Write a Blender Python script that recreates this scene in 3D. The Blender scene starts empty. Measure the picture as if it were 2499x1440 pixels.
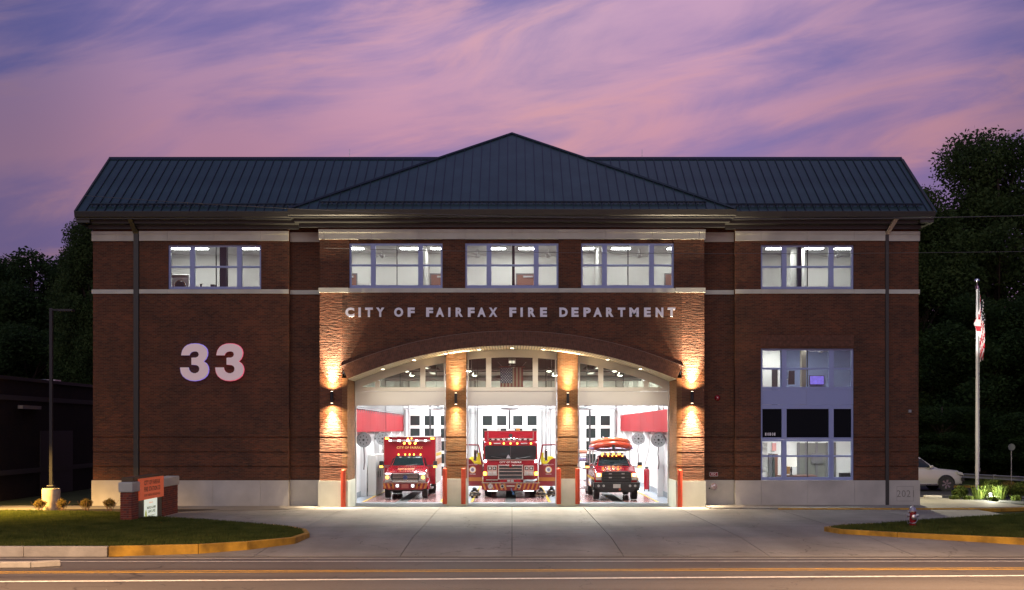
import bpy, bmesh, math, random
import numpy as np
from mathutils import Vector, Matrix
random.seed(7); rng = np.random.default_rng(7)
R = math.radians
scene = bpy.context.scene
col = scene.collection
PI = math.pi

# ------------------------------------------------------------------ camera
HC = 3.393
cam_d = bpy.data.cameras.new('camera'); cam = bpy.data.objects.new('camera', cam_d); col.objects.link(cam)
cam.location = (0, -50, HC); cam.rotation_euler = (R(90), 0, 0)
cam_d.sensor_width = 36; cam_d.lens = 36 * 2800 / 2499; cam_d.shift_y = 327 / 2499
cam_d.clip_start = 0.5; cam_d.clip_end = 2000
scene.camera = cam
scene.view_settings.view_transform = 'Standard'; scene.view_settings.look = 'None'
scene.view_settings.exposure = 0; scene.view_settings.gamma = 1
scene.cycles.use_denoising = True
scene.cycles.max_bounces = 6; scene.cycles.diffuse_bounces = 3; scene.cycles.glossy_bounces = 3
scene.cycles.transparent_max_bounces = 16; scene.cycles.sample_clamp_indirect = 6
scene.cycles.caustics_reflective = False; scene.cycles.caustics_refractive = False

# ------------------------------------------------------------------ dusk sky
def make_world():
    w = bpy.data.worlds.new('World'); scene.world = w; w.use_nodes = True
    nt = w.node_tree; N = nt.nodes; L = nt.links; N.clear()
    out = N.new('ShaderNodeOutputWorld'); bg = N.new('ShaderNodeBackground')
    tc = N.new('ShaderNodeTexCoord'); sep = N.new('ShaderNodeSeparateXYZ')
    L.new(tc.outputs['Generated'], sep.inputs[0])
    def math_(op, a, b=None, c=None, clamp=False):
        n = N.new('ShaderNodeMath'); n.operation = op; n.use_clamp = clamp
        for i, v in enumerate((a, b, c)):
            if v is None: continue
            if isinstance(v, (int, float)): n.inputs[i].default_value = v
            else: L.new(v, n.inputs[i])
        return n.outputs[0]
    X, Y, Z = sep.outputs
    zc = math_('MAXIMUM', Z, 0.0)
    # streak coordinates: high thin cloud fanning up to the right
    den = math_('ADD', math_('ABSOLUTE', Y), 0.35)
    u = math_('DIVIDE', X, den); v = math_('DIVIDE', zc, den)
    su = math_('ADD', math_('MULTIPLY', u, 0.93), math_('MULTIPLY', v, 0.28))
    sv = math_('SUBTRACT', math_('MULTIPLY', v, 0.95), math_('MULTIPLY', u, 0.20))
    def noise(sx, sy, scale, detail, rough, off, dist=0.3):
        cb = N.new('ShaderNodeCombineXYZ')
        L.new(math_('ADD', math_('MULTIPLY', su, sx), off), cb.inputs[0]); L.new(math_('MULTIPLY', sv, sy), cb.inputs[1])
        cb.inputs[2].default_value = off
        n = N.new('ShaderNodeTexNoise'); n.inputs['Scale'].default_value = scale; n.inputs['Detail'].default_value = detail
        n.inputs['Roughness'].default_value = rough; n.inputs['Distortion'].default_value = dist
        L.new(cb.outputs[0], n.inputs['Vector']); return n.outputs['Fac']
    n1 = noise(1.5, 7.0, 1.5, 7, 0.52, 3.1); n2 = noise(3.0, 13.0, 2.0, 8, 0.58, 9.7, 0.8); n3 = noise(1.0, 2.2, 1.3, 3, 0.5, 15.2)
    def ramp(f, stops, interp='EASE'):
        r = N.new('ShaderNodeValToRGB'); r.color_ramp.interpolation = interp
        while len(r.color_ramp.elements) < len(stops): r.color_ramp.elements.new(0.5)
        for e, (p, c) in zip(r.color_ramp.elements, stops): e.position = p; e.color = (*c, 1) if len(c) == 3 else c
        L.new(f, r.inputs[0]); return r.outputs[0]
    def mix(f, a, b, mode='MIX'):
        m = N.new('ShaderNodeMix'); m.data_type = 'RGBA'; m.blend_type = mode
        if isinstance(f, (int, float)): m.inputs[0].default_value = f
        else: L.new(f, m.inputs[0])
        for i, c in ((6, a), (7, b)):
            if isinstance(c, tuple): m.inputs[i].default_value = (*c, 1)
            else: L.new(c, m.inputs[i])
        return m.outputs[2]
    base = ramp(zc, [(0.0, (0.38, 0.21, 0.30)), (0.16, (0.29, 0.185, 0.37)), (0.30, (0.235, 0.195, 0.43)), (0.6, (0.20, 0.17, 0.38)), (1.0, (0.12, 0.12, 0.30))])
    cloudc = ramp(zc, [(0.0, (0.56, 0.275, 0.30)), (0.20, (0.56, 0.285, 0.37)), (0.36, (0.56, 0.365, 0.52)), (1.0, (0.40, 0.26, 0.40))])
    cov = math_('ADD', math_('MULTIPLY', n1, 0.72), math_('MULTIPLY', n2, 0.28))
    cm = ramp(cov, [(0.45, (0, 0, 0)), (0.60, (1, 1, 1))])
    c = mix(cm, base, cloudc)
    pm = ramp(n2, [(0.52, (0, 0, 0)), (0.74, (.6, .6, .6))]); c = mix(pm, c, ramp(zc, [(0.0, (0.70, 0.30, 0.27)), (0.22, (0.68, 0.33, 0.34)), (0.4, (0.70, 0.42, 0.48)), (1.0, (.4, .3, .4))]))
    cm3 = ramp(n3, [(0.30, (0.74, 0.80, 0.98)), (0.62, (1.12, 1.05, 1.02))])
    c = mix(0.8, c, cm3, 'MULTIPLY')
    # afterglow strongest ahead of the building, fading sideways
    hz = math_('SQRT', math_('ADD', math_('MULTIPLY', X, X), math_('MULTIPLY', Y, Y)))
    az = math_('DIVIDE', math_('ABSOLUTE', math_('SUBTRACT', X, 0.03)), math_('MAXIMUM', hz, 0.05))
    fall = ramp(az, [(0.0, (1.0, 1.0, 1.0)), (0.12, (0.98, 0.95, 1.0)), (0.30, (0.72, 0.72, 0.84)), (0.44, (0.42, 0.48, 0.62)), (1.0, (0.38, 0.44, 0.58))])
    c = mix(1.0, c, fall, 'MULTIPLY')
    sky = N.new('ShaderNodeTexSky'); sky.sky_type = 'NISHITA'; sky.sun_disc = False
    sky.sun_elevation = R(1.0); sky.sun_rotation = R(180); 
    sk = mix(1.0, sky.outputs[0], (0.02, 0.02, 0.03), 'MULTIPLY')
    c = mix(1.0, c, sk, 'ADD')
    L.new(c, bg.inputs[0]); bg.inputs[1].default_value = 0.93
    L.new(bg.outputs[0], out.inputs[0])
make_world()
# soft last light from the open sky behind the street
sd = bpy.data.lights.new('dusk_sun', 'SUN'); sun = bpy.data.objects.new('dusk_sun', sd); col.objects.link(sun)
sd.energy = 0.5; sd.angle = R(50); sd.color = (0.90, 1.0, 0.92); sun.rotation_euler = (R(52), 0, R(-12)); sun.location = (0, -60, 50)

# ------------------------------------------------------------------ materials
MATS = {}
def mat(name, c=(0.5, 0.5, 0.5), rough=0.6, metal=0.0, emit=None, es=1.0, noise=0.0, nscale=6.0, bump=0.0, bscale=20.0, spec=0.5, coat=0.0):
    if name in MATS: return MATS[name]
    m = bpy.data.materials.new(name); m.use_nodes = True; nt = m.node_tree; b = nt.nodes['Principled BSDF']
    b.inputs['Base Color'].default_value = (*c, 1); b.inputs['Roughness'].default_value = rough; b.inputs['Metallic'].default_value = metal
    b.inputs['Specular IOR Level'].default_value = spec; b.inputs['Coat Weight'].default_value = coat
    if emit: b.inputs['Emission Color'].default_value = (*emit, 1); b.inputs['Emission Strength'].default_value = es
    if noise or bump:
        tc = nt.nodes.new('ShaderNodeTexCoord')
    if noise:
        n = nt.nodes.new('ShaderNodeTexNoise'); n.inputs['Scale'].default_value = nscale; n.inputs['Detail'].default_value = 6
        nt.links.new(tc.outputs['Object'], n.inputs['Vector'])
        r = nt.nodes.new('ShaderNodeValToRGB'); r.color_ramp.elements[0].position = 0.3; r.color_ramp.elements[1].position = 0.7
        r.color_ramp.elements[0].color = (*[x * (1 - noise) for x in c], 1); r.color_ramp.elements[1].color = (*[min(1, x * (1 + noise)) for x in c], 1)
        nt.links.new(n.outputs['Fac'], r.inputs[0]); nt.links.new(r.outputs[0], b.inputs['Base Color'])
    if bump:
        n2 = nt.nodes.new('ShaderNodeTexNoise'); n2.inputs['Scale'].default_value = bscale; n2.inputs['Detail'].default_value = 4
        nt.links.new(tc.outputs['Object'], n2.inputs['Vector'])
        bp = nt.nodes.new('ShaderNodeBump'); bp.inputs['Strength'].default_value = bump; bp.inputs['Distance'].default_value = 0.02
        nt.links.new(n2.outputs['Fac'], bp.inputs['Height']); nt.links.new(bp.outputs[0], b.inputs['Normal'])
    MATS[name] = m; return m

def brick_mat(name, c1, c2, mortar, rough_bump=0.0, soldier=False):
    m = bpy.data.materials.new(name); m.use_nodes = True; nt = m.node_tree; b = nt.nodes['Principled BSDF']; L = nt.links
    tc = nt.nodes.new('ShaderNodeTexCoord'); sp = nt.nodes.new('ShaderNodeSeparateXYZ'); cb = nt.nodes.new('ShaderNodeCombineXYZ')
    ad = nt.nodes.new('ShaderNodeMath'); ad.operation = 'ADD'
    L.new(tc.outputs['Object'], sp.inputs[0]); L.new(sp.outputs[0], ad.inputs[0]); L.new(sp.outputs[1], ad.inputs[1])
    L.new(ad.outputs[0], cb.inputs[0]); L.new(sp.outputs[2], cb.inputs[1])
    br = nt.nodes.new('ShaderNodeTexBrick'); br.inputs['Scale'].default_value = 1
    br.inputs['Brick Width'].default_value = 0.205; br.inputs['Row Height'].default_value = 0.0677
    br.inputs['Mortar Size'].default_value = 0.0075; br.inputs['Mortar Smooth'].default_value = 0.3; br.inputs['Bias'].default_value = 0.0
    br.inputs['Color1'].default_value = (*c1, 1); br.inputs['Color2'].default_value = (*c2, 1); br.inputs['Mortar'].default_value = (*mortar, 1)
    L.new(cb.outputs[0], br.inputs['Vector'])
    nz = nt.nodes.new('ShaderNodeTexNoise'); nz.inputs['Scale'].default_value = 0.8; nz.inputs['Detail'].default_value = 9; nz.inputs['Roughness'].default_value = .65
    L.new(cb.outputs[0], nz.inputs['Vector'])
    rp = nt.nodes.new('ShaderNodeValToRGB'); rp.color_ramp.elements[0].position = 0.3; rp.color_ramp.elements[1].position = 0.7
    rp.color_ramp.elements[0].color = (0.66, 0.74, 0.78, 1); rp.color_ramp.elements[1].color = (1.28, 1.12, 1.02, 1)
    L.new(nz.outputs['Fac'], rp.inputs[0])
    mx = nt.nodes.new('ShaderNodeMix'); mx.data_type = 'RGBA'; mx.blend_type = 'MULTIPLY'; mx.inputs[0].default_value = 1
    L.new(br.outputs['Color'], mx.inputs[6]); L.new(rp.outputs[0], mx.inputs[7]); L.new(mx.outputs[2], b.inputs['Base Color'])
    b.inputs['Roughness'].default_value = 0.85; b.inputs['Specular IOR Level'].default_value = 0.25
    inv = nt.nodes.new('ShaderNodeMath'); inv.operation = 'SUBTRACT'; inv.inputs[0].default_value = 1; L.new(br.outputs['Fac'], inv.inputs[1])
    mp = nt.nodes.new('ShaderNodeMapping'); mp.inputs['Scale'].default_value = (3.5, 13, 1); L.new(cb.outputs[0], mp.inputs[0])
    n2 = nt.nodes.new('ShaderNodeTexNoise'); n2.inputs['Scale'].default_value = 1; n2.inputs['Detail'].default_value = 3; L.new(mp.outputs[0], n2.inputs['Vector'])
    mm = nt.nodes.new('ShaderNodeMath'); mm.operation = 'MULTIPLY_ADD'; mm.inputs[1].default_value = rough_bump
    L.new(n2.outputs['Fac'], mm.inputs[0]); L.new(inv.outputs[0], mm.inputs[2])
    bp = nt.nodes.new('ShaderNodeBump'); bp.inputs['Strength'].default_value = 0.8; bp.inputs['Distance'].default_value = 0.012
    L.new(mm.outputs[0], bp.inputs['Height']); L.new(bp.outputs[0], b.inputs['Normal'])
    MATS[name] = m; return m

BRICK = brick_mat('brick_red', (0.155, 0.057, 0.029), (0.080, 0.035, 0.021), (0.135, 0.100, 0.072), 1.2)
BRICK_R = brick_mat('brick_textured', (0.20, 0.082, 0.046), (0.135, 0.055, 0.032), (0.14, 0.10, 0.07), 4.5)
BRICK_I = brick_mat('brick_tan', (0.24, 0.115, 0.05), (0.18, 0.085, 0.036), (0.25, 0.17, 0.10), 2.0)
STONE = mat('cast_stone', (0.56, 0.57, 0.48), 0.8, noise=0.10, nscale=1.3, bump=0.15, bscale=30)
STONE2 = mat('precast_base', (0.50, 0.48, 0.42), 0.8, noise=0.16, nscale=0.9, bump=0.2, bscale=18)
BRONZE = mat('bronze_trim', (0.052, 0.054, 0.048), 0.45, metal=0.3)
ROOFM = mat('roof_metal', (0.062, 0.125, 0.112), 0.30, metal=0.65, noise=0.14, nscale=0.9, bump=0.22, bscale=1.6)
ROOFRIB = mat('roof_rib', (0.035, 0.05, 0.07), 0.4, metal=0.5)
FRAME = mat('lavender_frame', (0.31, 0.38, 0.64), 0.4)
WHITEF = mat('white_frame', (0.72, 0.70, 0.66), 0.45)
HEADER = mat('header_panel', (0.70, 0.69, 0.68), 0.5)
SLAT = mat('soffit_slat', (0.72, 0.66, 0.5), 0.5)
DARK = mat('dark_gap', (0.02, 0.02, 0.02), 0.8)
WHITEW = mat('white_wall', (0.80, 0.80, 0.80), 0.7, noise=0.03, nscale=0.7)
OFFW = mat('room_wall', (0.66, 0.66, 0.63), 0.8, noise=0.03, nscale=0.5)
BLUEW = mat('blue_room_wall', (0.22, 0.28, 0.46), 0.8)
CEILW = mat('room_ceiling', (0.62, 0.62, 0.62), 0.8)
CEILD = mat('dark_ceiling', (0.055, 0.070, 0.056), 0.8)
REDP = mat('red_panel', (0.30, 0.012, 0.018), 0.6, spec=0.25)
GREYP = mat('grey_panel', (0.30, 0.30, 0.30), 0.6)
BASEB = mat('grey_baseboard', (0.28, 0.31, 0.34), 0.6)
FLOORB = mat('bay_floor', (0.50, 0.55, 0.62), 0.22, noise=0.06, nscale=1.5)
FLOORR = mat('bay_floor_red', (0.42, 0.24, 0.23), 0.2)
YEL = mat('yellow_paint', (0.62, 0.40, 0.04), 0.6, noise=0.15, nscale=5)
YELK = mat('yellow_kerb_paint', (0.42, 0.23, 0.02), 0.75, noise=0.45, nscale=2.2, bump=0.3)
WPAINT = mat('white_road_trail_paint', (0.62, 0.60, 0.56), 0.6, noise=0.25, nscale=9)
YPAINT = mat('yellow_trail_paint', (0.60, 0.34, 0.03), 0.6, noise=0.25, nscale=9)
RED = mat('fire_red', (0.27, 0.005, 0.014), 0.25, coat=0.7)
DRED = mat('dark_fire_red', (0.20, 0.010, 0.018), 0.3, coat=0.4)
ORANGE = mat('orange_strip', (0.42, 0.16, 0.03), 0.4)
CHROME = mat('chrome', (0.75, 0.76, 0.78), 0.15, metal=1.0)
SILVER = mat('silver_paint', (0.56, 0.55, 0.50), 0.3, metal=0.4, coat=0.5)
ALU = mat('brushed_aluminium', (0.55, 0.56, 0.58), 0.35, metal=0.9)
BLK = mat('black_plastic', (0.018, 0.018, 0.02), 0.45)
RUB = mat('tyre_rubber', (0.02, 0.02, 0.02), 0.8)
GLASSD = mat('dark_windscreen', (0.012, 0.02, 0.022), 0.08, spec=0.6)
AMBER = mat('amber_lamp', (0.9, 0.4, 0.05), 0.4, emit=(1.0, 0.42, 0.06), es=7)
LAMPW = mat('white_lamp', (0.9, 0.9, 0.9), 0.4, emit=(0.9, 0.93, 1.0), es=9)
HEADL = mat('headlight_glass', (0.6, 0.62, 0.62), 0.12, metal=0.4)
GOLD = mat('gold_leaf', (0.75, 0.48, 0.16), 0.4)
WHT = mat('white_lettering', (0.8, 0.8, 0.8), 0.5)
BOLL = mat('orange_bollard', (0.46, 0.055, 0.02), 0.45, noise=0.08)
REFL = mat('reflective_tape', (0.55, 0.09, 0.04), 0.4)
LETM = mat('sign_letter_metal', (0.86, 0.88, 0.94), 0.5)
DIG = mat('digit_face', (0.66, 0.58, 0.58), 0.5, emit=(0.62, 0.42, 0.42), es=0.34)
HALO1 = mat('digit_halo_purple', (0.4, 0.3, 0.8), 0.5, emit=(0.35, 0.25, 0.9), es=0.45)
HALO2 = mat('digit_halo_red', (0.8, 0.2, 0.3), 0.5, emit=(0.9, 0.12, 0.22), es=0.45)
DOORB = mat('brown_door', (0.20, 0.085, 0.06), 0.5)
DOORF = mat('grey_door_frame', (0.13, 0.13, 0.14), 0.5)
PANEL = mat('ceiling_panel_light', (1, 1, 1), 0.5, emit=(1.0, 0.98, 0.94), es=36.0)
def pave():
    m = bpy.data.materials.new('concrete_pavement'); m.use_nodes = True; nt = m.node_tree; N = nt.nodes; b = N['Principled BSDF']; L = nt.links
    tc = N.new('ShaderNodeTexCoord')
    def nz(sc, det, map_=(1, 1, 1), rough=.5):
        mp = N.new('ShaderNodeMapping'); mp.inputs['Scale'].default_value = map_; L.new(tc.outputs['Object'], mp.inputs[0])
        n = N.new('ShaderNodeTexNoise'); n.inputs['Scale'].default_value = sc; n.inputs['Detail'].default_value = det; n.inputs['Roughness'].default_value = rough; L.new(mp.outputs[0], n.inputs['Vector']); return n.outputs['Fac']
    def rp(f, p0, p1, c0, c1):
        q = N.new('ShaderNodeValToRGB'); q.color_ramp.elements[0].position = p0; q.color_ramp.elements[1].position = p1; q.color_ramp.elements[0].color = (*c0, 1); q.color_ramp.elements[1].color = (*c1, 1); L.new(f, q.inputs[0]); return q.outputs[0]
    def mul(a, c):
        x = N.new('ShaderNodeMix'); x.data_type = 'RGBA'; x.blend_type = 'MULTIPLY'; x.inputs[0].default_value = 1; L.new(a, x.inputs[6]); L.new(c, x.inputs[7]); return x.outputs[2]
    c = rp(nz(.35, 7, rough=.6), .32, .68, (.225, .213, .18), (.335, .318, .27))
    c = mul(c, rp(nz(1.0, 4, (.55, .035, 1)), .40, .62, (.80, .79, .78), (1, 1, 1)))      # tyre tracks running out of the bays
    c = mul(c, rp(nz(2.6, 8, rough=.65), .26, .42, (.62, .60, .57), (1, 1, 1)))           # drips and stains
    c = mul(c, rp(nz(30, 3), .3, .7, (.90, .90, .90), (1.06, 1.06, 1.06)))
    v = N.new('ShaderNodeTexVoronoi'); v.feature = 'DISTANCE_TO_EDGE'; v.inputs['Scale'].default_value = .16
    mp = N.new('ShaderNodeMapping'); L.new(tc.outputs['Object'], mp.inputs[0]); n = N.new('ShaderNodeTexNoise'); n.inputs['Scale'].default_value = 1.2; n.inputs['Detail'].default_value = 6
    L.new(tc.outputs['Object'], n.inputs['Vector']); vm = N.new('ShaderNodeVectorMath'); vm.operation = 'MULTIPLY_ADD'; vm.inputs[1].default_value = (1.6, 1.6, 0); L.new(n.outputs['Color'], vm.inputs[0]); L.new(mp.outputs[0], vm.inputs[2]); L.new(vm.outputs[0], v.inputs['Vector'])
    c = mul(c, rp(v.outputs['Distance'], .0, .004, (.42, .40, .38), (1, 1, 1)))
    L.new(c, b.inputs['Base Color']); b.inputs['Roughness'].default_value = .8
    bp = N.new('ShaderNodeBump'); bp.inputs['Strength'].default_value = .2; bp.inputs['Distance'].default_value = .01; L.new(nz(30, 4), bp.inputs['Height']); L.new(bp.outputs[0], b.inputs['Normal'])
    return m
PAV = pave()
KERBC = mat('kerb_concrete', (0.40, 0.37, 0.32), 0.85, noise=0.18, nscale=2.5, bump=0.3, bscale=20)
MULCH = mat('mulch', (0.028, 0.02, 0.016), 0.95, noise=0.4, nscale=14, bump=0.8, bscale=30)
PARK = mat('parking_asphalt', (0.035, 0.036, 0.038), 0.8, noise=0.2, nscale=3)
BARK = mat('bark', (0.05, 0.04, 0.03), 0.9, noise=0.3, nscale=5)
STEEL = mat('galvanised_steel', (0.42, 0.42, 0.38), 0.45, metal=0.5)
POLEW = mat('flagpole_white', (0.75, 0.74, 0.72), 0.35)
WIREM = mat('cable', (0.10, 0.10, 0.10), 0.6)
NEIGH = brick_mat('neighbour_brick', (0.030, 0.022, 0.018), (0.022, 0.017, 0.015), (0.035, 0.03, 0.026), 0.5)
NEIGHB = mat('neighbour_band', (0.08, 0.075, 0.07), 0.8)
SIGNO = mat('sign_orange', (0.60, 0.10, 0.045), 0.5)
SIGNG = mat('sign_olive', (0.085, 0.085, 0.055), 0.5)
NAVY = mat('flag_navy', (0.012, 0.02, 0.07), 0.8)
FRED = mat('flag_red', (0.45, 0.02, 0.035), 0.8)
FWHT = mat('flag_white', (0.7, 0.68, 0.66), 0.8)
IWHT = mat('unlit_flag_white', (0.26, 0.22, 0.18), 0.9); IRED = mat('unlit_flag_red', (0.16, 0.03, 0.025), 0.9)  # indoor flag colours darkened to paint in its unlit side
KHAKI = mat('turnout_khaki', (0.20, 0.17, 0.12), 0.9, noise=0.3, nscale=9)
REELM = mat('reel_grey', (0.30, 0.31, 0.32), 0.4, metal=0.4)

def asphalt():
    m = bpy.data.materials.new('road_asphalt'); m.use_nodes = True; nt = m.node_tree; b = nt.nodes['Principled BSDF']; L = nt.links
    tc = nt.nodes.new('ShaderNodeTexCoord'); mp = nt.nodes.new('ShaderNodeMapping'); mp.inputs['Scale'].default_value = (0.05, 0.9, 1)
    L.new(tc.outputs['Object'], mp.inputs[0])
    n = nt.nodes.new('ShaderNodeTexNoise'); n.inputs['Scale'].default_value = 1; n.inputs['Detail'].default_value = 6; L.new(mp.outputs[0], n.inputs['Vector'])
    n2 = nt.nodes.new('ShaderNodeTexNoise'); n2.inputs['Scale'].default_value = 22; n2.inputs['Detail'].default_value = 6; L.new(tc.outputs['Object'], n2.inputs['Vector'])
    ad = nt.nodes.new('ShaderNodeMath'); ad.operation = 'MULTIPLY_ADD'; ad.inputs[1].default_value = 0.45; L.new(n2.outputs['Fac'], ad.inputs[0]); L.new(n.outputs['Fac'], ad.inputs[2])
    r = nt.nodes.new('ShaderNodeValToRGB'); r.color_ramp.elements[0].position = 0.5; r.color_ramp.elements[1].position = 0.95
    r.color_ramp.elements[0].color = (0.060, 0.052, 0.046, 1); r.color_ramp.elements[1].color = (0.130, 0.115, 0.100, 1)
    L.new(ad.outputs[0], r.inputs[0]); L.new(r.outputs[0], b.inputs['Base Color'])
    v = nt.nodes.new('ShaderNodeTexVoronoi'); v.feature = 'DISTANCE_TO_EDGE'; v.inputs['Scale'].default_value = 0.22
    vm = nt.nodes.new('ShaderNodeVectorMath'); vm.operation = 'MULTIPLY_ADD'; vm.inputs[1].default_value = (2.2, 2.2, 0); n5 = nt.nodes.new('ShaderNodeTexNoise'); n5.inputs['Scale'].default_value = .9; n5.inputs['Detail'].default_value = 7
    L.new(tc.outputs['Object'], n5.inputs['Vector']); L.new(n5.outputs['Color'], vm.inputs[0]); L.new(tc.outputs['Object'], vm.inputs[2]); L.new(vm.outputs[0], v.inputs['Vector'])
    rv = nt.nodes.new('ShaderNodeValToRGB'); rv.color_ramp.elements[0].color = (.35, .33, .32, 1); rv.color_ramp.elements[1].position = .006; L.new(v.outputs['Distance'], rv.inputs[0])
    mx = nt.nodes.new('ShaderNodeMix'); mx.data_type = 'RGBA'; mx.blend_type = 'MULTIPLY'; mx.inputs[0].default_value = 1; L.new(r.outputs[0], mx.inputs[6]); L.new(rv.outputs[0], mx.inputs[7]); L.new(mx.outputs[2], b.inputs['Base Color'])
    bp = nt.nodes.new('ShaderNodeBump'); bp.inputs['Strength'].default_value = 0.4; bp.inputs['Distance'].default_value = 0.01
    L.new(n2.outputs['Fac'], bp.inputs['Height']); L.new(bp.outputs[0], b.inputs['Normal'])
    b.inputs['Roughness'].default_value = 0.62
    return m
ASPH = asphalt()

def glass_mat(name, tint=(0.9, 0.95, 0.95), refl=0.08, dark=None):
    m = bpy.data.materials.new(name); m.use_nodes = True; nt = m.node_tree; N = nt.nodes; L = nt.links; N.clear()
    o = N.new('ShaderNodeOutputMaterial'); t = N.new('ShaderNodeBsdfTransparent'); g = N.new('ShaderNodeBsdfGlossy'); mx = N.new('ShaderNodeMixShader')
    t.inputs[0].default_value = (*tint, 1); g.inputs['Roughness'].default_value = 0.02; g.inputs[0].default_value = (0.9, 0.9, 0.95, 1)
    fr = N.new('ShaderNodeFresnel'); fr.inputs[0].default_value = 1.45
    mm = N.new('ShaderNodeMath'); mm.operation = 'MULTIPLY_ADD'; mm.inputs[1].default_value = 1.0; mm.inputs[2].default_value = refl * 0.3
    L.new(fr.outputs[0], mm.inputs[0]); L.new(mm.outputs[0], mx.inputs[0]); L.new(t.outputs[0], mx.inputs[1]); L.new(g.outputs[0], mx.inputs[2]); L.new(mx.outputs[0], o.inputs[0])
    return m
GLASS = glass_mat('window_glass')
GLASST = glass_mat('transom_glass', (0.36, 0.38, 0.29), 0.05)
GLASSB = mat('black_shade_glass', (0.006, 0.008, 0.011), 0.5, spec=0.08)
GLASSN = mat('night_window', (0.02, 0.028, 0.028), 0.1)

def leaf_mat(name, a, b_, scale=0.5, thin=True):
    m = bpy.data.materials.new(name); m.use_nodes = True; nt = m.node_tree; b = nt.nodes['Principled BSDF']; L = nt.links
    tc = nt.nodes.new('ShaderNodeTexCoord'); n = nt.nodes.new('ShaderNodeTexNoise'); n.inputs['Scale'].default_value = scale; n.inputs['Detail'].default_value = 5
    n.inputs['Roughness'].default_value = 0.7
    L.new(tc.outputs['Object'], n.inputs['Vector'])
    r = nt.nodes.new('ShaderNodeValToRGB'); r.color_ramp.elements[0].position = 0.35; r.color_ramp.elements[1].position = 0.65
    r.color_ramp.elements[0].color = (*a, 1); r.color_ramp.elements[1].color = (*b_, 1)
    L.new(n.outputs['Fac'], r.inputs[0]); L.new(r.outputs[0], b.inputs['Base Color']); b.inputs['Roughness'].default_value = 0.7
    b.inputs['Specular IOR Level'].default_value = 0.2
    if thin:
        tr = nt.nodes.new('ShaderNodeBsdfTranslucent'); ms = nt.nodes.new('ShaderNodeMixShader'); ms.inputs[0].default_value = .45; o_ = nt.nodes['Material Output']
        L.new(r.outputs[0], tr.inputs[0]); L.new(b.outputs[0], ms.inputs[1]); L.new(tr.outputs[0], ms.inputs[2]); L.new(ms.outputs[0], o_.inputs[0])
    return m
LEAF = leaf_mat('tree_leaves', (0.030, 0.060, 0.018), (0.085, 0.130, 0.036), 1.1)
LEAFD = leaf_mat('dark_leaves', (0.018, 0.042, 0.015), (0.055, 0.100, 0.028), 1.3)
SHRUB = leaf_mat('shrub_leaves', (0.12, 0.10, 0.03), (0.26, 0.18, 0.05), 8)
PLANT = leaf_mat('plant_leaves', (0.05, 0.09, 0.02), (0.16, 0.20, 0.04), 5)
GRASS = leaf_mat('grass_blades', (0.050, 0.075, 0.014), (0.125, 0.145, 0.032), 1.4)
GRASSG = leaf_mat('turf_soil', (0.030, 0.042, 0.012), (0.062, 0.075, 0.020), 1.5, False)

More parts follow.
